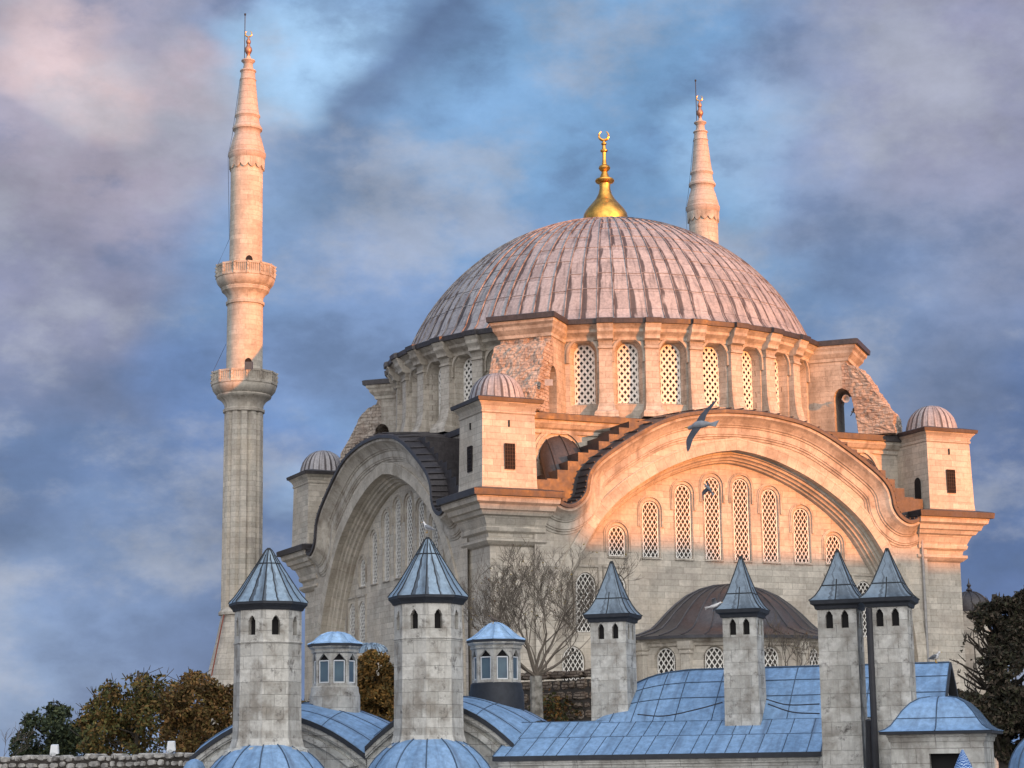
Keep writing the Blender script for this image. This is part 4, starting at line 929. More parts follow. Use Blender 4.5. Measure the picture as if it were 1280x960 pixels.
# lanterns
def lantern(px,base_y,eave_y,apex_y,D,wpx,rpx,ogee,label):
    o=at(px,base_y,D); zb=o.z; o.z=0; s=D/FPX; R=wpx*s/2/math.cos(R_(8)); zt=at(px,eave_y,D).z; za=at(px,apex_y,D).z
    F=Matrix.Translation(o)@Matrix.Rotation(-YAW-.02,4,'Z'); a0=-PI/2-R_(4); mb=MB()
    for j in range(8):
        P=ngon(R,0,8,a0); a=Vector(P[j]); b=Vector(P[(j+1)%8]); t=(b-a).normalized(); nn=Vector((t.y,-t.x,0)); L_=(b-a).length; c=(a+b)/2
        T=lambda x,y,z: tuple(c+t*x-nn*y+Vector((0,0,z)))
        hh=zt-zb; w0=.40; zw=zb+.20*hh; h0=.64*hh
        sh=[(-w0/2,0),(w0/2,0),(w0/2,h0*.76),(w0*.3,h0*.86),(0,h0),(-w0*.3,h0*.86),(-w0/2,h0*.76)]
        mb.poly([T(-L_/2,0,zb-.3),T(L_/2,0,zb-.3),T(L_/2,0,zt),T(-L_/2,0,zt)],[[T(x,0,zw+z) for x,z in sh]])
        mb.loft([[T(x,.12,zw+z) for x,z in sh],[T(x,0,zw+z) for x,z in sh]])
    mb.loft([ngon(r,z,8,a0) for r,z in((R*.98,zt-.2),(R*1.06,zt-.19),(R*1.08,zt-.14),(R*1.04,zt-.13),(R*1.05,zt-.1),(R*1.17,zt-.04),(R*1.18,zt))])
    la=mb.build('lantern',M['chim'],hall,F); tag(la,label)
    mb=MB(); mb.loft([ngon(R*.86,z,8,a0) for z in(zb-.2,zt-.05)],cap1=True); mb.build('lantern_interior',M['dark'],la,F)
    for j in range(8):
        P=ngon(R,0,8,a0); a=Vector(P[j]); b=Vector(P[(j+1)%8]); t=(b-a).normalized(); nn=Vector((t.y,-t.x,0)); c=(a+b)/2
        mb=MB(); mb.obox(c-nn*.07+Vector((0,0,zw+h0*.37)),t*.18,nn*.01,Vector((0,0,h0*.37))); p_=mb.build('window',M['blue_glass'],la,F)
        mb=MB()
        for (x,z,wx,wz) in((-.165,h0*.37,.014,h0*.38),(.165,h0*.37,.014,h0*.38),(0,0.02,.17,.016),(0,h0*.75,.17,.016)): mb.obox(c-nn*.05+t*x+Vector((0,0,zw+z)),t*wx,nn*.02,Vector((0,0,wz)))
        mb.build('window_frame',M['white'],p_,F)
    RE=rpx*s*1.06
    mb=MB(); mb.loft([ngon(r,z,8,a0) for r,z in((R*1.1,zt-.01),(RE,zt+.01),(RE,zt+.07),(RE*.96,zt+.09))],cap0=True); mb.build('lantern_eave',M['fascia'],la,F)
    Hh=za-zt-.07; z0=zt+.08
    pr=[(RE*1.0,z0),(RE*.9,z0+Hh*.09),(RE*.76,z0+Hh*.27),(RE*.66,z0+Hh*.5),(RE*.52,z0+Hh*.75),(RE*.32,z0+Hh*.93),(RE*.1,z0+Hh)] if ogee else [(RE*1.0,z0),(RE*.82,z0+Hh*.14),(RE*.60,z0+Hh*.42),(RE*.40,z0+Hh*.72),(RE*.22,z0+Hh*.92),(RE*.06,z0+Hh)]
    mb=MB(); rg=[ngon(r,z,8,a0) for r,z in pr]; mb.loft(rg,cap1=True,uv=lambda i,j:(j*.6,i*.2))
    for j in range(8): mb.tube([Vector(r[j])+Vector((0,0,.01)) for r in rg],.022,5)
    mb.build('lantern_roof',M['leadc2'],la,F)
    mb=MB(); mb.smooth=True; mb.lathe([(R*.99,zb+.20),(R*1.05,zb+.16),(R*1.07,zb+.0),(R*1.12,zb-.1),(R*1.14,zb-.7)],24); mb.build('lantern_skirt',M['chim'] if ogee else M['fascia'],la,F)
M['leadc2']=lead('pale blue lead',(.30,.46,.66),(.22,.38,.58),(.08,.12,.18),60,60,rough=.5,metal=.12,streak=.5,dark=(.05,.08,.12),ms=0)
lantern(418.5,866,808,790,62.6,56,33,True,'octagonal roof lantern with a domed lead cap and pale stone skirt')
lantern(620.5,862,803,778,61.3,61,35,False,'octagonal roof lantern with a pointed lead cap and black skirt')
# small dome cut by the lower left frame edge
mb=MB(); mb.smooth=True; o=at(243,960,60); mb.lathe([(.35,o.z-.3),(.33,o.z),(.24,o.z+.17),(.1,o.z+.25),(.01,o.z+.27)],20,(o.x,o.y)); mb.build('small_dome',M['leadb'],hall)

# ---- right hall: long low roof, higher gabled roof, four square chimneys
hall2=empty('long_roofed_hall',at(820,990,62),'long stone hall with two blue lead roofs and four square chimneys','building')
pL=at(617,945,57.6); O2=Vector((pL.x,pL.y,0)); F2=frame(O2)
def loc(x,y,D): return F2.inverted()@at(x,y,D)
def loc_on_v(x,y,v):  # intersect pixel ray with local plane v=const
    d=ray(x,y); n=V; t=((O2+V*v)-CAMPOS).dot(n)/d.dot(n); return F2.inverted()@(CAMPOS+d*t)
eL=loc_on_v(617,945,0); eR=loc_on_v(1027,940,0); ze=(eL.z+eR.z)/2
tL=loc_on_v(651,904,1.7); tR=loc_on_v(1036,895.5,1.7)
mb=MB()
def quadgrid(mb,a,b,c,d,nu,nv,lift=0):
    rings=[]
    for i in range(nv+1):
        t=i/nv; p=a.lerp(d,t); q=b.lerp(c,t); rings.append([tuple(p.lerp(q,j/nu)+Vector((0,0,lift))) for j in range(nu+1)])
    mb.loft(rings,closed=False,uv=lambda i,j:(j*.5,i*.5)); return rings
a=Vector((eL.x,-.08,ze)); b=Vector((eR.x,-.08,ze)); c=Vector((tR.x,1.7,tR.z)); d_=Vector((tL.x,1.7,tR.z))
quadgrid(mb,a,b,c,d_,20,4)
def seam(mb,p,q,r=.022): mb.tube([p+Vector((0,0,.004)),q+Vector((0,0,.004))],r*.7,5)
mb.m=1; rnd=random.Random(3); mid0=a.lerp(d_,.52); mid1=b.lerp(c,.52); seam(mb,mid0,mid1,.014); seam(mb,d_,c,.02); seam(mb,b,c,.03); seam(mb,a,d_,.03)
t=.04
while t<.99:
    p=a.lerp(b,t); q=d_.lerp(c,t+.006); m1=p.lerp(q,.52); seam(mb,p,m1,.018); 
    t2=t+rnd.uniform(-.01,.01); p=a.lerp(b,t2); q=d_.lerp(c,t2+.006); seam(mb,p.lerp(q,.52),q,.018); t+=rnd.uniform(.04,.075)
rl=mb.build('lower_roof',[M['leadb'],M['seam']],hall2,F2)
mb=MB(); mb.box((a.x,-.12,ze-.14),(b.x,-.0,ze+.0)); mb.build('roof_edge',M['fascia'],rl,F2)
mb=MB(); mb.box((a.x+.12,.02,GZ),(b.x-.12,1.6,ze-.12)); mb.box((a.x+.06,-.03,ze-.26),(b.x-.06,.1,ze-.145)); mb.box((a.x+.02,-.06,ze-.2),(b.x-.02,.1,ze-.142))
mb.build('wall',M['wallw'],hall2,F2)
# upper roof: steep, curved down at its left end, gable end at the right
v0,v1,vr=1.6,5.6,3.6
rL=loc_on_v(862,830,vr); rR=loc_on_v(1187,828.5,vr); zr=rR.z; z0=tR.z-.04
gl=loc_on_v(735,900,v0)
xr=rR.x; n=10
rings=[]
def zprof(v): # height over depth
    t=abs(v-vr)/(vr-v0); return z0+(zr-z0)*(1-t**1.12)
xs=[gl.x+ (rL.x-gl.x)*k/8 for k in range(9)]+[rL.x+(xr-rL.x)*k/14 for k in range(1,15)]
def hip(x):
    if x>=rL.x: return 1
    t=(rL.x-x)/(rL.x-gl.x); return math.sqrt(max(0,1-t**2.1))*.985+.0
for i in range(n*2+1):
    v=v0+(v1-v0)*i/(2*n); row=[]
    for x in xs: h=hip(x); row.append((x,v,z0+(zprof(v)-z0)*h))
    rings.append(row)
mb=MB(); mb.smooth=True; mb.loft(rings,closed=False,uv=lambda i,j:(j*.5,i*.4)); mb.smooth=False; mb.m=1
for i in(4,7): mb.tube([Vector(p)+Vector((0,0,.012)) for p in rings[i]],.014,4)
mb.tube([Vector(p)+Vector((0,0,.015)) for p in rings[n]],.03,5)
for j in range(2,len(xs),2):
    mb.tube([Vector(rings[i][j])+Vector((0,0,.008)) for i in range(0,n+1)],.014,5)
ru=mb.build('upper_roof',[M['leadb'],M['seam']],hall2,F2)
# gable end wall and verge
mb=MB(); gp=[Vector(r[-1]) for r in rings]; gi=[Vector((xr-.25,vr+(p.y-vr)*.93,p.z-.18)) for p in gp]
mb.poly([(xr-.25,gi[0].y,GZ)]+[tuple(p) for p in gi]+[(xr-.25,gi[-1].y,GZ)])
o=mb.build('gable_wall',M['wallw'],hall2,F2); fixn(o,(1,0,0))
mb=MB(); mb.loft([[tuple(p+Vector((0,0,.02))) for p in gp],[tuple(p+Vector((.05,0,.02))) for p in gp],[tuple(p+Vector((.05,0,-.13))) for p in gp],[tuple(p+Vector((-.3,0,-.13))) for p in gp]],closed=False); mb.build('verge',M['fascia'],ru,F2)
mb=MB(); gm=[Vector((xr-.23,vr+(p.y-vr)*.86,p.z-.30)) for p in gp]; gm2=[Vector((xr-.23,vr+(p.y-vr)*.78,p.z-.42)) for p in gp]
mb.loft([[tuple(p) for p in gm],[tuple(p+Vector((.07,0,0))) for p in gm],[tuple(p+Vector((.07,0,0))) for p in gm2],[tuple(p) for p in gm2]],closed=False); mb.build('gable_moulding',M['wallw'],hall2,F2)
mb=MB(); mb.box((gl.x+.2,v0+.05,GZ),(xr-.27,v1-.05,z0-.02)); mb.build('wall',M['wallw'],hall2,F2)
# infill roof between left hall and long hall
p1=at(580,884,61); p2=at(693,897,62); 

def sq_chimney(pxl,pxr,base_y,eave_y,tip_y,D,label):
    pc=at((pxl+pxr)/2,base_y,D); zb=pc.z; s=D/FPX; w=(pxr-pxl)*s/(math.cos(R_(14))); dpt=w*.98
    o=Vector((pc.x,pc.y,0)); F=frame(o); zt=at((pxl+pxr)/2,eave_y,D).z; ztip=at((pxl+pxr)/2,tip_y,D).z
    mb=MB(); hw=w/2; zs=zt-.62
    def rg(h,z): return [(-h,0.5*dpt-h*dpt/w,z),(h,.5*dpt-h*dpt/w,z),(h,.5*dpt+h*dpt/w,z),(-h,.5*dpt+h*dpt/w,z)]
    mb.loft([rg(hw*1.05,zb-(1.2 if zb<.6 else .8)),rg(hw*1.01,zb+1.2),rg(hw,zs)])
    for j in range(4):
        P=rg(hw,0); a=Vector(P[j]); b=Vector(P[(j+1)%4]); t=(b-a).normalized(); nn=Vector((t.y,-t.x,0)); L_=(b-a).length; c=(a+b)/2
        T=lambda x,y,z: tuple(c+t*x-nn*y+Vector((0,0,z)))
        sh=slotshape(.19,.46); hs=[]
        for q in(-.2,.2): hs.append([T(q*L_+x,0,zs+.04+z) for x,z in sh]); mb.loft([[T(q*L_+x,.22,zs+.04+z) for x,z in sh],[T(q*L_+x,0,zs+.04+z) for x,z in sh]])
        mb.poly([T(-L_/2,0,zs),T(L_/2,0,zs),T(L_/2,0,zt-.05),T(-L_/2,0,zt-.05)],hs)
    ch=mb.build('chimney',M['chim'],hall2,F); tag(ch,label)
    mb=MB(); mb.loft([rg(hw*.75,zs-.1),rg(hw*.75,zt-.08)],cap0=True,cap1=True); mb.build('flue',M['dark'],ch,F)
    mb=MB(); mb.loft([rg(h,z) for h,z in((hw*.95,zt-.1),(hw+.05,zt-.08),(hw+.07,zt-.0),(hw+.11,zt+.03),(hw+.15,zt+.05),(hw+.17,zt+.15),(hw+.12,zt+.17))],cap0=True); mb.build('chimney_eave',M['fascia'],ch,F)
    z0=zt+.15; Hh=ztip-z0; h0=hw+.18
    pr=[(h0,z0),(h0*.93,z0+.03),(h0*.80,z0+Hh*.09),(h0*.66,z0+Hh*.20),(h0*.56,z0+Hh*.30),(h0*.46,z0+Hh*.42),(h0*.25,z0+Hh*.70),(h0*.09,z0+Hh*.93),(.035,z0+Hh)]
    mb=MB(); rr=[rg(h,z) for h,z in pr]; mb.loft(rr,cap1=True,uv=lambda i,j:(j*.75+.1,pr[i][1])); mb.m=1
    for j in range(4): mb.tube([Vector(r[j])+Vector((0,0,.006)) for r in rr],.018,5)
    for j in range(4): mb.tube([(Vector(r[j])*.5+Vector(r[(j+1)%4])*.5)+Vector((0,0,.005)) for r in rr[:6]],.016,4)
    m_=[Vector(p) for p in rg(pr[4][0]*1.01,pr[4][1])]; m_.append(m_[0]); mb.tube(m_,.018,4)
    mb.tube([Vector((0,.5*dpt,ztip-.12)),Vector((0,.5*dpt,ztip+.04))],[.06,.045],8)
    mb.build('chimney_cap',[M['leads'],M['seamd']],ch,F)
    return ch
ch1=sq_chimney(740,785,902,772,697,58.8,'square stone chimney standing alone, left of the others, in front of the bare tree')
ch2=sq_chimney(907,949,893,766,691,56.8,'square stone chimney rising through the roof in front of the bell-shaped apse roof')
ch3=sq_chimney(1030,1078,955,754,681,51.5,'left one of two close-set square chimneys, beside the dark pipe')
ch4=sq_chimney(1094,1142,955,751,679,50.5,'right one of two close-set square chimneys, behind the domed kiosk')
pp=at(1086,760,51.2); mb=MB(); mb.tube([Vector((pp.x,pp.y,-1.5)),Vector((pp.x,pp.y,pp.z))],.085,10); mb.tube([at(1088,900,51),at(1089,962,51)],.13,10); mb.build('flue_pipe',M['wire'],hall2)
# low lead gutter roof at the feet of the two close chimneys
mb=MB(); q=at(1075,955,52); fq=F2.inverted()@Vector((q.x,q.y,q.z)); mb.box((fq.x-1.6,fq.y-.3,q.z-.3),(fq.x+2.2,fq.y+2.2,q.z-.1)); mb.box((fq.x-1.55,fq.y-.25,GZ),(fq.x+2.15,fq.y+2.15,q.z-.3)); mb.build('gutter_roof',M['fascia'],hall2,F2)

# ---- domed kiosk (lower right)
kiosk=empty('domed_pavilion',at(1170,1000,47),'small square stone pavilion with a bell-curved blue lead roof at the lower right','building')
kc=at(1169,914,47.5); O3=Vector((kc.x,kc.y,0)); F3=frame(O3); s=47.5/FPX; kw=131*s/2/math.cos(R_(8)); zk=kc.z
def kr(h,z,c=(0,kw)): return [(-h,c[1]-h,z),(h,c[1]-h,z),(h,c[1]+h,z),(-h,c[1]+h,z)]
wl=kw-.16
mb=MB(); hole=[(-.05*1-.14,kw-wl,zk-1.15),(.62,kw-wl,zk-1.15),(.62,kw-wl,zk-.52),(-.19,kw-wl,zk-.52)]
mb.poly([(-wl,kw-wl,GZ),(wl,kw-wl,GZ),(wl,kw-wl,zk-.1),(-wl,kw-wl,zk-.1)],[hole])
mb.loft([[(x,y+.3,z) for x,y,z in hole],hole])
sh=[(kw+.35,zk-1.1),(kw+.62,zk-1.1),(kw+.62,zk-.42),(kw+.35,zk-.42)]
mb.poly([(wl,kw-wl,GZ),(wl,kw+wl,GZ),(wl,kw+wl,zk-.1),(wl,kw-wl,zk-.1)],[[(wl,y,z) for y,z in sh]]); mb.loft([[(wl-.25,y,z) for y,z in sh],[(wl,y,z) for y,z in sh]])
mb.poly([(-wl,kw+wl,GZ),(-wl,kw-wl,GZ),(-wl,kw-wl,zk-.1),(-wl,kw+wl,zk-.1)]); mb.poly([(wl,kw+wl,GZ),(-wl,kw+wl,GZ),(-wl,kw+wl,zk-.1),(wl,kw+wl,zk-.1)])
mb.build('wall',M['wallw'],kiosk,F3)
mb=MB(); mb.box((-wl+.27,kw-wl+.28,GZ),(wl-.27,kw+wl-.3,zk-.12)); mb.build('dark_interior',M['dark'],kiosk,F3)
mb=MB(); mb.loft([kr(h,z) for h,z in((wl-.01,zk-.24),(wl+.03,zk-.235),(wl+.05,zk-.14),(wl+.08,zk-.12),(wl+.09,zk-.06))]); mb.build('cornice',M['wallw'],kiosk,F3)
mb=MB(); mb.loft([kr(h,z) for h,z in((wl,zk-.07),(kw+.06,zk-.06),(kw+.07,zk+.0),(kw,zk+.02))],cap0=True); mb.build('roof_edge',M['fascia'],kiosk,F3)
zt_=at(1166,872,47.5+1).z+.02
Hh=zt_-zk; pr=[(1.06,.0),(.96,.05),(.86,.16),(.76,.36),(.66,.58),(.52,.80),(.36,.94),(.18,.99),(.02,1.0)]
def kq(f,z):
    P=kr(kw*f,z); out=[]
    for j in range(4):
        a=Vector(P[j]);b=Vector(P[(j+1)%4]); out+= [tuple(a.lerp(b,k/6)) for k in range(6)]
    return out
rr=[kq(f,zk+.01+Hh*h) for f,h in pr]; mb=MB(); mb.loft(rr,uv=lambda i,j:(j*.3,i*.25)); mb.m=1
for j in(0,3,6,7,8,9,10,11,12,15,18,21): mb.tube([Vector(r[j])+Vector((0,0,.008)) for r in rr[:-1]],.016,5)
ring=[Vector(p) for p in rr[3]]; ring.append(ring[0]); mb.tube([p+Vector((0,0,.006)) for p in ring],.012,4)
mb.build('roof',[M['leadb'],M['seam']],kiosk,F3)
# neighbouring blue dome at the right frame edge
dm=empty('lead_domed_bay',at(1305,1000,46),'blue lead dome cut off by the right edge of the picture','building')
o=at(1318,958,46); mb=MB(); mb.smooth=True; R=57*46/FPX
mb.lathe([(R*1.12,o.z-.35)]+[(R*math.cos(a),o.z-.25+R*1.05*math.sin(a)) for a in [PI/2*k/12 for k in range(12)]]+[(.01,o.z-.25+R*1.05)],40,(o.x,o.y)); mb.smooth=False; mb.m=1
for k in range(12):
    th=2*PI*k/12; mb.tube([(o.x+R*1.005*math.cos(a)*math.cos(th),o.y+R*1.005*math.cos(a)*math.sin(th),o.z-.245+R*1.055*math.sin(a)) for a in [PI/2*q/10 for q in range(10)]],.018,5)
mb.build('dome',[M['leadb'],M['seam']],dm)
mb=MB(); mb.lathe([(R*1.1,o.z-.3),(R*1.1,GZ)],24,(o.x,o.y)); mb.build('wall',M['wallw'],dm)
# blue patterned pointed cone
mpat,nt,N,L,bs=newmat('blue scroll pattern'); uv=N.new('ShaderNodeUVMap'); uv.uv_map='UVMap'
wv=N.new('ShaderNodeTexWave'); wv.inputs['Scale'].default_value=5.5; wv.inputs['Distortion'].default_value=7; wv.inputs['Detail'].default_value=1; wv.wave_type='RINGS'; L.new(uv.outputs[0],wv.inputs['Vector'])
L.new(mixc(N,L,rampf(N,L,wv.outputs['Fac'],.80,.90),(.02,.10,.33),(.45,.60,.75)),bs.inputs['Base Color']); M['pat']=mpat
o=at(1203,937,42); cone=MB(); hh=1.25; cone.loft([ngon(r,z,16,0,(o.x,o.y)) for r,z in((.62,o.z-hh),(.42,o.z-hh*.7),(.26,o.z-hh*.42),(.12,o.z-hh*.17),(.02,o.z))],uv=lambda i,j:(j*.2,i*.35))
ct=empty('tented_stall_top',(o.x,o.y,o.z-2.2),'pointed blue cone with white scrollwork in front of the pavilion opening','canopy'); cone.build('canopy',M['pat'],ct)
mb=MB(); mb.tube([(o.x,o.y,o.z-hh*1.0),(o.x,o.y,GZ)],.04,8); mb.build('pole',M['pipe'],ct)

# ---- rubble walls
M['mortar']=plain('dark earth mortar',(.06,.052,.045),.95)
def rubble(name,a,b,zt,thick,label,grp=None,seed=0,size=.32):
    """wall of separately shaped stones from ground point a to b, top at zt"""
    e=empty(name,((a.x+b.x)/2,(a.y+b.y)/2,GZ),label,'wall'); t=(b-a); t.z=0; L_=t.length; t.normalize(); nn=Vector((t.y,-t.x,0)); rnd=random.Random(seed)
    mb=MB(); mb.obox(Vector(((a.x+b.x)/2,(a.y+b.y)/2,(GZ+zt-.12)/2)),t*(L_/2),nn*(thick/2-.08),Vector((0,0,(zt-.12-GZ)/2))); mb.build('wall_core',M['mortar'],e)
    mb=MB(); z=zt-3*size
    row=0
    while z<zt:
        h=size*rnd.uniform(.35,.85); x=rnd.uniform(-.2,0)
        while x<L_:
            w_=size*rnd.uniform(.45,1.7); hs=rnd.uniform(.75,1.05); c=Vector((a.x,a.y,0))+t*(x+w_/2)+Vector((0,0,z+h/2+rnd.uniform(-.045,.045))); X=t*(w_/2-.025); Y=nn*(thick/2+rnd.uniform(-.04,.06)); Z=Vector((0,0,(h/2-.012)*hs))
            ring=[]
            for q,(yy,k) in enumerate(((-1,.85),(-.8,1),(.8,1),(1,.8))):
                ring.append([tuple(c+X*(k*cx_*rnd.uniform(.85,1.02))+Z*(k*cz_*rnd.uniform(.8,1.02))+Y*yy) for cx_,cz_ in((-1,-.6),(-.5,-1),(.5,-1),(1,-.5),(1,.6),(.5,1),(-.6,1),(-1,.5))])
            mb.loft(ring,cap0=True,cap1=True)
            x+=w_
        z+=h+.01; row+=1
    tag(mb.build('stones',M['stones'] if seed==1 else M['rubble'],e),kind='stuff'); return e
M['stones']=plain('pale rubble stones',(.50,.48,.44),.9,c2=(.16,.15,.14),scale=4,bump=.6)
pa=at(-30,948,70); pb=at(245,946,66)
rubble('rubble_wall',Vector((pa.x,pa.y,0)),Vector((pb.x,pb.y,0)),at(120,943,68).z,.6,'rough rubble stone wall running along the lower left corner',seed=1)
for px,py,D in((68,944,67.5),(214,940,66)):
    o=at(px,py,D); e=empty('floodlight',o,'small white box floodlight on the rubble wall, '+('farther left under the dark green tree' if px<100 else 'nearer the hall roof under the autumn tree'),'floodlight','white floodlights on the rubble wall')
    mb=MB(); X,Z=_r,ZZ; Yv=FW
    mb.loft([[tuple(o+X*(x*sc)+Z*z+Yv*y) for x,y in((-.14,-.08),(.14,-.08),(.14,.1),(-.14,.1))] for z,sc in((.05,1.0),(.34,.8))],cap0=True,cap1=True); mb.build('lamp_housing',M['white'],e)
    mb=MB(); mb.smooth=True
    mb.loft([[tuple(o+X*(-.12+.18*k/4-.1*0+math.cos(a)*.06*math.sin(PI*(k+.4)/5))+Z*(.05+math.sin(a)*.06*math.sin(PI*(k+.4)/5))-Yv*.12) for a in [2*PI*q/8 for q in range(8)]] for k in range(5)],cap0=True,cap1=True); mb.build('bracket',M['white'],e)
pa=at(655,862,104); pb=at(745,866,101)
rubble('garden_wall',Vector((pa.x,pa.y,0)),Vector((pb.x,pb.y,0)),at(700,848,102).z,.8,'brown garden wall overgrown with creeper behind the bare tree',seed=2,size=.7)

# ---- distant and in-between small buildings
def small_domed(px,base_y,top_y,D,wpx,label,fin=True,mat='leadd'):
    o=at(px,base_y,D); s=D/FPX; R=wpx*s/2; zt=at(px,top_y,D).z; e=empty('domed_building',(o.x,o.y,GZ),label,'building')
    mb=MB(); mb.lathe([(R,GZ),(R,o.z),(R*1.08,o.z+.05),(R*1.08,o.z+.2)],12,(o.x,o.y)); mb.build('wall',M['lime'],e)
    mb=MB(); mb.smooth=True; h=zt-o.z-.2; mb.lathe([(R*1.1,o.z+.18)]+[(R*math.cos(a),o.z+.25+h*math.sin(a)) for a in [PI/2*k/9 for k in range(9)]]+[(.02,zt)],24,(o.x,o.y)); mb.smooth=False
    for k in range(12):
        th=2*PI*k/12; mb.tube([(o.x+R*1.01*math.cos(a)*math.cos(th),o.y+R*1.01*math.cos(a)*math.sin(th),o.z+.27+h*1.005*math.sin(a)) for a in [PI/2*q/8 for q in range(8)]],.05,4)
    mb.build('dome',M[mat],e)
    if fin: mb=MB(); mb.smooth=True; mb.lathe([(.12,zt-.1),(.28,zt+.2),(.1,zt+.4),(.2,zt+.6),(.06,zt+.8),(.02,zt+1.2)],12,(o.x,o.y)); mb.build('finial',M['leadd'],e)
small_domed(1213,768,740,172,50,'far small lead dome half hidden behind the right corner pier')
small_domed(462,822,806,96,44,'small dark domed roof peeping over the orange tree',False,'leadc')

# ================================================================== TREES
def leaves(mb,blobs,n,size,rnd,hollow=.35,gap=-.12):
    """leaf-sized quads filling a set of ellipsoids (centre, radii)"""
    tot=sum(b[1][0]*b[1][1]*b[1][2] for b in blobs)
    for c,rd in blobs:
        k=int(n*rd[0]*rd[1]*rd[2]/tot)
        for _ in range(k):
            while True:
                v=Vector((rnd.uniform(-1,1),rnd.uniform(-1,1),rnd.uniform(-1,1))); l=v.length
                if hollow<l<1: break
            p=Vector((c[0]+v.x*rd[0],c[1]+v.y*rd[1],c[2]+v.z*rd[2]))
            nz=noise.noise(p*.75)+.5*noise.noise(p*1.9)
            if nz<gap+ .35*(l-.6): continue
            s=size*rnd.uniform(.6,1.3); a=Vector((rnd.gauss(0,1),rnd.gauss(0,1),rnd.gauss(0,1))).normalized(); b=a.cross(Vector((rnd.gauss(0,1),rnd.gauss(0,1),rnd.gauss(0,1)))).normalized()
            mb.add([p-a*s,p+b*s*.5,p+a*s,p-b*s*.5],[(0,1,2,3)],[[(0,0),(1,0),(1,1),(0,1)]])
def branches(rnd,root,h,r,spread=.5,depth=5,n0=4,up=.35,droop=0,segs=4,shrink=.76):
    tubes=[];tips=[]
    def grow(p,d,L_,r,k):
        pts=[p];q=p.copy();dd=d.copy()
        for i in range(segs):
            dd=(dd+Vector((rnd.gauss(0,.14),rnd.gauss(0,.14),rnd.gauss(0,.08)+up*.12))).normalized(); q=q+dd*L_/segs; pts.append(q.copy())
        tubes.append((pts,r,r*.55)); tips.append((q.copy(),k))
        if k<=0: return
        m=rnd.choice((2,3,3)) if k>1 else rnd.choice((3,4))
        for j in range(m):
            f=rnd.uniform(.35,1.0) if j else 1.0; idx=min(segs,max(1,int(f*segs))); o=pts[idx]
            ax=Vector((rnd.gauss(0,1),rnd.gauss(0,1),rnd.gauss(0,.5))).normalized(); nd=(dd+ax*spread*rnd.uniform(.7,1.3)+Vector((0,0,up*.3))).normalized()
            grow(o,nd,L_*shrink*rnd.uniform(.8,1.15),r*.55*rnd.uniform(.75,1.0),k-1)
    return grow,tubes,tips
def tree(px,base,D,blobs,n,size,mat,label,cat='tree',seed=1,group=None,trunk_r=.22,gap=-.12,twigs=0):
    rnd=random.Random(seed); o=at(px,base,D); e=empty('tree',(o.x,o.y,GZ),label,cat,group); s=D/FPX
    bl=[]
    for (x,y,rx,ry) in blobs:
        c=at(x,y,D+rnd.uniform(-1,1)*rx*s*.5); bl.append(((c.x,c.y,c.z),(rx*s,rx*s*.9,ry*s)))
        # smaller lumps on the rim for an uneven outline
        for _ in range(5):
            a=rnd.uniform(0,PI); q=c+_r*(math.cos(a)*rx*s*.85)+ZZ*(math.sin(a)*ry*s*.85)+FW*rnd.uniform(-.5,.5)*rx*s; rr=rnd.uniform(.22,.38)*min(rx,ry)*s
            bl.append(((q.x,q.y,q.z),(rr,rr,rr)))
    mb=MB(); leaves(mb,bl,n,size,rnd,gap=gap); mb.build('crown',M[mat],e,weld=False)
    mb=MB(); top=max(b[0][2]+b[1][2]*.5 for b in bl)
    mb.tube([Vector((o.x,o.y,GZ)),Vector((o.x+.1,o.y,(GZ+top)/2)),Vector((o.x,o.y,top))],[trunk_r*1.3,trunk_r,trunk_r*.3],8)
    for c,rd in bl:
        p0=Vector((o.x,o.y,c[2]-rd[2]*.8-rnd.uniform(0,1)));q=Vector(c); mb.tube([p0,p0.lerp(q,.5)+Vector((0,0,-.2)),q,q+Vector((rnd.gauss(0,.3),rnd.gauss(0,.3),rd[2]*1.0))],[trunk_r*.25,trunk_r*.18,trunk_r*.1,.015],5)
    for _ in range(twigs):
        c,rd=rnd.choice(bl); v=Vector((rnd.gauss(0,1),rnd.gauss(0,1),abs(rnd.gauss(0,1))+.4)).normalized(); p=Vector(c)+Vector((v.x*rd[0],v.y*rd[1],v.z*rd[2]))*.7
        mb.tube([p,p+Vector((v.x*rd[0],v.y*rd[1],v.z*rd[2]))*.5+Vector((0,0,.1))],[.03,.01],4)
    mb.build('trunk',M['bark_dark'],e); return e
tree(65,960,118,[(68,915,42,34),(48,935,36,28),(95,925,34,34)],16000,.14,'leaf_green','dark green bushy tree at the far left above the rubble wall',seed=1,group='trees left of the minaret',twigs=60)
tree(170,960,112,[(150,890,46,40),(185,872,46,34),(130,920,40,34),(190,915,50,40)],30000,.13,'leaf_autumn','large brown and green autumn tree left of the minaret foot',seed=2,group='trees left of the minaret',twigs=50,gap=-.04)
tree(260,960,108,[(245,880,46,38),(285,890,34,36),(250,920,50,36),(300,925,30,34)],26000,.13,'leaf_autumn2','rust brown autumn tree hiding the foot of the minaret',seed=3,group='trees left of the minaret',twigs=40,gap=-.04)
tree(468,960,92,[(468,850,28,38),(472,885,30,36)],14000,.11,'leaf_orange','orange-brown tree seen between the two octagonal chimneys',seed=4)
tree(385,960,100,[(385,900,18,26)],2500,.14,'leaf_autumn','small patch of rusty tree behind the first lantern',seed=14)
tree(1255,960,78,[(1252,795,34,44),(1270,850,44,52),(1220,835,20,46),(1240,895,40,40),(1290,800,30,50),(1215,900,26,34),(1275,925,40,40),(1206,875,18,40),(1235,772,20,20),(1262,772,28,26),(1225,812,20,26),(1232,860,30,30),(1290,760,22,24)],110000,.10,'leaf_dark','dark evergreen tree at the right edge beside the mosque',seed=5,trunk_r=.3,twigs=120,gap=-.06)

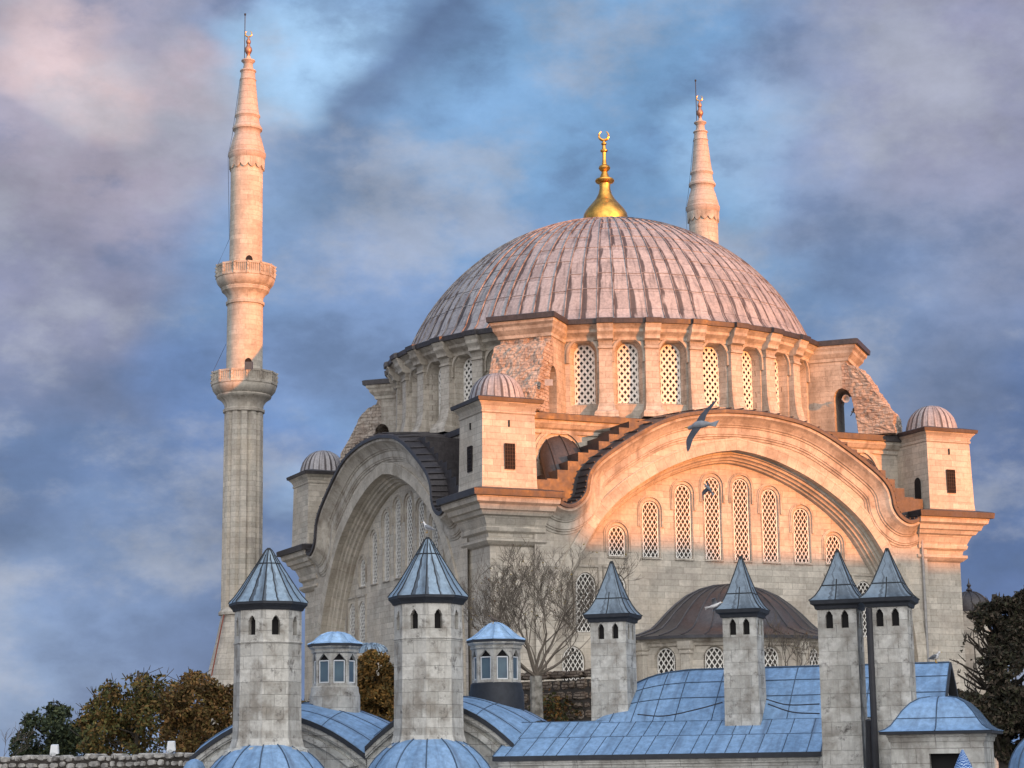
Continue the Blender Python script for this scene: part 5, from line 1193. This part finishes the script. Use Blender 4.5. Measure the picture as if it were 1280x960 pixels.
def bare(px,py,D,h,r,label,seed,depth=5,mat='twig',n0=4,spread=.55,leafn=0,cat='bare tree',L0=None,name='bare_tree',fan=.8):
    rnd=random.Random(seed); o=at(px,py,D); e=empty(name,(o.x,o.y,GZ),label,cat)
    grow,tubes,tips=branches(rnd,o,h,r,spread=spread)
    fork=o
    mb=MB(); mb.tube([Vector((o.x,o.y,GZ)),Vector((o.x+.05,o.y,(GZ+o.z)/2)),fork],[r*1.5,r*1.25,r],10)
    mb.build('trunk',M['bark'],e)
    for i in range(n0):
        a=(i+.5)/n0*2-1; d=(_r*a*fan+ZZ*(1.0-.35*abs(a))+FW*rnd.uniform(-.5,.5)).normalized()
        grow(fork.copy(),d,(L0 or h*.36)*rnd.uniform(.9,1.15),r*.30,depth)
    mb=MB()
    for pts,a,b in tubes: mb.tube(pts,max(a,.009),5 if a>.05 else 3,r1=max(b,.006),cap=False)
    mb.build('branches',M[mat],e,weld=False)
    if leafn:
        mb=MB()
        for _ in range(leafn):
            p,k=rnd.choice(tips); p=p+Vector((rnd.gauss(0,.1),rnd.gauss(0,.1),rnd.gauss(0,.1))); s=.075; a=Vector((rnd.gauss(0,1),rnd.gauss(0,1),rnd.gauss(0,1))).normalized(); b=a.orthogonal().normalized()
            mb.add([p-a*s,p+b*s*.6,p+a*s,p-b*s*.6],[(0,1,2,3)],[[(0,0)]*4])
        mb.build('leaves',M['leaf_sparse'],e,weld=False)
    return e
bare(670,845,99,6.0,.30,'leafless tree with a pale mottled trunk in front of the mosque corner',11,depth=6,n0=8,leafn=150,L0=2.2,fan=1.35,spread=.62)
bare(985,850,98,2.2,.12,'low leafless bush in front of the apse windows',12,depth=4,n0=6,leafn=20,L0=1.05,cat='bare bush',name='bare_bush',fan=1.3)
bare(2,965,90,2.2,.07,'thin leafless twigs at the very left edge',13,depth=3,n0=3,leafn=0,L0=1.1,cat='bare bush',name='bare_bush',fan=.7)
rnd=random.Random(9); mb=MB(); c=at(700,885,101); leaves(mb,[((c.x,c.y,c.z-.6),(2.2,1.0,1.2)),((c.x-1,c.y-.5,c.z-.4),(1.0,.8,1.4))],2600,.11,rnd,hollow=0)
tag(mb.build('creeper',M['ivy'],None,weld=False),'rusty creeper growing over the brown garden wall','creeper',kind='stuff')

# ================================================================== SMALL THINGS
# cables sagging over the upper roof
def cable(pts,label,r=.018):
    mb=MB(); mb.tube(crom([at(*p) for p in pts],5),r,5); return tag(mb.build('cable',M['wire']),label,'cable')
cable([(797,893,57.9),(830,895,57.5),(870,887,57),(903,878,56.6)],'black cable hanging across the blue roof between the first two square chimneys')
cable([(958,874,56.4),(985,881,55.5),(1024,880,53.5)],'upper black cable on the blue roof right of the second square chimney')
cable([(960,880,56.2),(990,890,55.3),(1024,892,53.4)],'lower black cable on the blue roof right of the second square chimney')
# loudspeakers
def horn(o,d,L_,R,label):
    d=Vector(d).normalized(); e=empty('loudspeaker',o,label,'loudspeaker','loudspeakers on the mosque'); a=d.orthogonal().normalized(); b=d.cross(a)
    mb=MB(); mb.smooth=True; rings=[]
    for t,r in((-1,.25),(-.75,.32),(-.55,.3),(-.5,.18),(0,.22),(.5,.5),(.85,.8),(1,1.0),(1.02,.95),(.8,.7),(.3,.3),(.1,.05)):
        rings.append([tuple(o+d*(t*L_/2)+(a*math.cos(2*PI*k/20)+b*math.sin(2*PI*k/20))*r*R) for k in range(20)])
    mb.loft(rings,cap0=True,cap1=True); mb.build('horn',M['speaker'],e)
    mb=MB(); mb.tube([o-d*L_*.2,o-d*L_*.2+Vector((.0,.3,-.25))],.03,6); mb.build('bracket',M['iron'],e)
bt=Matrix.Rotation(R_(45),4,'Z')
horn(at(1055,499,137),(-.25,-.9,-.1),.8,.27,'pale horn loudspeaker above the arch opening of the right-hand buttress')
horn(at(1067,514,138),(-.2,-.95,0),.6,.22,'dark horn loudspeaker inside the arch opening of the right-hand buttress')
o=at(686,478,125.5); e=empty('loudspeaker',o,'square grey loudspeaker in the opening of the near buttress','loudspeaker','loudspeakers on the mosque')
mb=MB(); mb.obox(o,_r*.25,FW*.2,ZZ*.2); mb.build('cabinet',M['speaker'],e)
o=at(311,457,151.6); e=empty('loudspeaker',o,'dark boxy loudspeaker over the lower balcony door of the left minaret','loudspeaker','loudspeakers on the mosque')
mb=MB(); mb.loft([[tuple(o+_r*(x*.28)+FW*y+ZZ*z) for x,y in((-1,-.15-f),(1,-.15-f),(1,.3),(-1,.3))] for z,f in((-.3,.15),(.3,0))],cap0=True,cap1=True); mb.build('cabinet',M['speaker2'],e)

# gulls
def gull(o,fwd,up,span,wing,label,cols=('gullw','gulld'),group='gulls',sweep=.25,standing=False,name='gull'):
    """wing: list of two (dihedral, fore/aft) for left and right, or None when folded"""
    X=Vector(fwd).normalized()
    if standing: X=(X+ZZ*.45).normalized()
    Y=Vector(up).cross(X).normalized(); Z=X.cross(Y)
    e=empty(name,o,label,'pigeon' if name=='pigeon' else 'gull',group)
    T=lambda x,y,z: o+X*x+Y*y+Z*z
    Lb=.42*span/1.3 if not standing else span
    mb=MB(); mb.smooth=True; rings=[]
    for t,r,dz in(((-.62,.02,.02),(-.5,.09,.01),(-.3,.20,0),(-.05,.27,-.02),(.2,.25,-.01),(.36,.17,.03),(.44,.14,.06),(.53,.145,.08),(.60,.12,.085),(.66,.04,.07)) if not standing else ((-.5,.03,.02),(-.4,.14,.0),(-.2,.30,-.03),(.0,.38,-.04),(.18,.34,-.01),(.30,.22,.08),(.36,.18,.15),(.43,.19,.19),(.50,.15,.19),(.55,.04,.17))):
        rr=r*Lb*.62; rings.append([tuple(T(t*Lb,math.cos(2*PI*k/12)*rr,dz*Lb+math.sin(2*PI*k/12)*rr*(.85))) for k in range(12)])
    mb.loft(rings,cap0=True,cap1=True); mb.build('body',M[cols[0]],e)
    mb=MB(); hx,hz=(.63,.07) if not standing else (.52,.17)
    mb.loft([[tuple(T(hx*Lb+t*Lb,y*.03*Lb*(1-t*5.5),hz*Lb+z*.03*Lb*(1-t*5.5)-t*.15*Lb)) for y,z in((-1,-1),(1,-1),(1,1),(-1,1))] for t in(0,.08,.17)],cap0=True,cap1=True); mb.build('beak',M['beak'],e)
    mb=MB(); mb.loft([[tuple(T(-t*Lb,s*w_*Lb,z_*Lb+.02*Lb)) for s,z_ in((-1,0),(1,0),(1,.035),(-1,.035))] for t,w_ in(((.45,.07),(.62,.11),(.82,.17)) if not standing else ((.4,.07),(.5,.08),(.62,.09)))],cap0=True,cap1=True); mb.build('tail',M[cols[0]],e)
    for si,s in enumerate((-1,1)):
        mb=MB(); mb.smooth=True
        if standing:
            mb.loft([[tuple(T(x*Lb+c_*Lb,s*(y*Lb+.015*math.cos(a)),z*Lb+w_*Lb*math.sin(a))) for a in [2*PI*k/8 for k in range(8)]] for x,y,z,w_,c_ in((.2,.19,.04,.04,0),(.08,.23,.03,.14,0),(-.12,.22,.03,.15,0),(-.36,.13,.04,.09,0),(-.62,.05,.05,.02,0),)],cap0=True,cap1=True)
        else:
            dih,tip,fa=wing[si]; hs=span/2; P=[]
            for t in [k/8 for k in range(9)]:
                ch=.16*span*(1-t)**.55*(1.0 if t<.45 else 1.0)*.9+.012
                bend=min(t,.45); y=s*(hs*t*math.cos(dih)); z=hs*(bend*math.sin(dih)+max(0,t-.45)*math.sin(tip)); x=fa*hs*(bend*.5)-max(0,t-.45)*hs*sweep*1.6+.06*Lb
                th=.02*span*(1-t)+.004
                P.append([tuple(T(x+ch*.5,y,z)),tuple(T(x+ch*.1,y,z+th)),tuple(T(x-ch*.5,y,z+.001)),tuple(T(x+ch*.1,y,z-th*.3))])
            mb.loft(P,cap0=True,cap1=True)
        mb.build('wing',M[cols[1]],e)
    if standing:
        for s in(-1,1): mb=MB(); mb.tube([T(.0,s*.07*Lb,-.1*Lb),T(.0,s*.07*Lb,-.1*Lb)-ZZ*.35*Lb,T(.0,s*.07*Lb,-.1*Lb)-ZZ*.36*Lb+Vector(fwd).normalized()*.1*Lb],.012,5); mb.build('leg',M['beak'],e)
    return e
UPv=UC
# large gull in flight across the arch: body pointing left, wings up-right and down-left
o=at(875,531,50); fw_=(-RC*1.0-UC*.15+FW*.9); wing_axis=(RC*.62+UC*.95+FW*.85); up_=wing_axis.cross(-fw_)
gull(o,fw_,up_,1.95,((.10,-.05,.45),(.10,-.05,.45)),'large gull in flight crossing the sunlit arch cornice',cols=('gullb','gulld'))
o=at(886,611,60); fw_=(-RC*.5+UC*.6-FW*.3); wing_axis=(RC*.5+UC*1.0+FW*.6); up_=fw_.cross(wing_axis)
gull(o,fw_,up_,1.0,((.4,-.3,.2),(.6,.9,.2)),'grey pigeon fluttering in front of the tall central lattice window',cols=('gullg','gulld'),name='pigeon',group=None)
o=at(893,757,54); fw_=(RC*1.0+UC*.35); wing_axis=(RC*.3-UC*.8+FW*.8); up_=fw_.cross(wing_axis)
gull(o,fw_,up_,1.0,((.3,-.9,.2),(.5,.2,.2)),'pale gull gliding in front of the apse roof beside the second square chimney',cols=('gullw','gullg'))
gull(at(534.5,659,57.2),(-RC*.95+FW*.2),ZZ,.36,None,'white gull standing on the tip of the octagonal chimney cap',cols=('gullw','gullg'),standing=True)
gull(at(841,928,57.3),(-RC*.4-FW*.8),ZZ,.30,None,'small white gull resting on the long blue roof',cols=('gullw','gullw'),standing=True)
gull(at(1169,821,54.5),(RC*.8-FW*.4),ZZ,.34,None,'white gull perched at the ridge of the upper roof near its gable end',cols=('gullw','gullg'),standing=True)
gull(at(617,774,61.2),(-RC*.9-FW*.2),ZZ,.28,None,'brown pigeon perched on the pointed lantern cap',cols=('pigeonb','pigeonb'),standing=True,name='pigeon',group=None)

# ================================================================== UNSEEN BLOCKS BEHIND THE VIEWER (added to shade the lower storeys)
def block(name,along,w_,zt,dist,label):
    """unseen house block added toward the low sun to cast shade"""
    t=Vector((SD.x,SD.y,0)).normalized(); s_=Vector((-t.y,t.x,0)); c=t*dist+s_*along; e=empty('shade_block',(c.x,c.y,GZ),label,'building','unseen house blocks added for shade')
    rot=Matrix(((s_.x,t.x,0,c.x),(s_.y,t.y,0,c.y),(0,0,1,0),(0,0,0,1)))
    mb=MB(); mb.box((-w_/2,-6,GZ),(w_/2,6,zt)); mb.build('wall',M['wallw'],e,rot)
    mb=MB(); mb.box((-w_/2-.3,-6.3,zt),(w_/2+.3,6.3,zt+.35)); mb.build('roof',M['fascia'],e,rot)
    nx=max(2,int(w_/3.2)); nz=max(1,int((zt-GZ-2)/3.2))
    base=None
    for k in range(min(nx,6)):
        mb=MB(); x=-w_/2+w_*(k+.5)/min(nx,6); mb.box((x-.6,-6.06,zt-3.2),(x+.6,-5.9,zt-1.4)); mb.build('window',M['glass'],e,rot)
DS=190
# added, unseen row toward the low sun; roof heights shape the facade's shade line
for al,w_,zt in((-62,26,30.7),(-39,20,30.2),(-23,12,28.0),(-12,10,26.1),(0,14,25.2),(13.5,13,24.5),(32,24,31.0),(57,24,32)):
    block('',al,w_,zt,DS,'plain pale house block, unseen, added to shade the mosque')
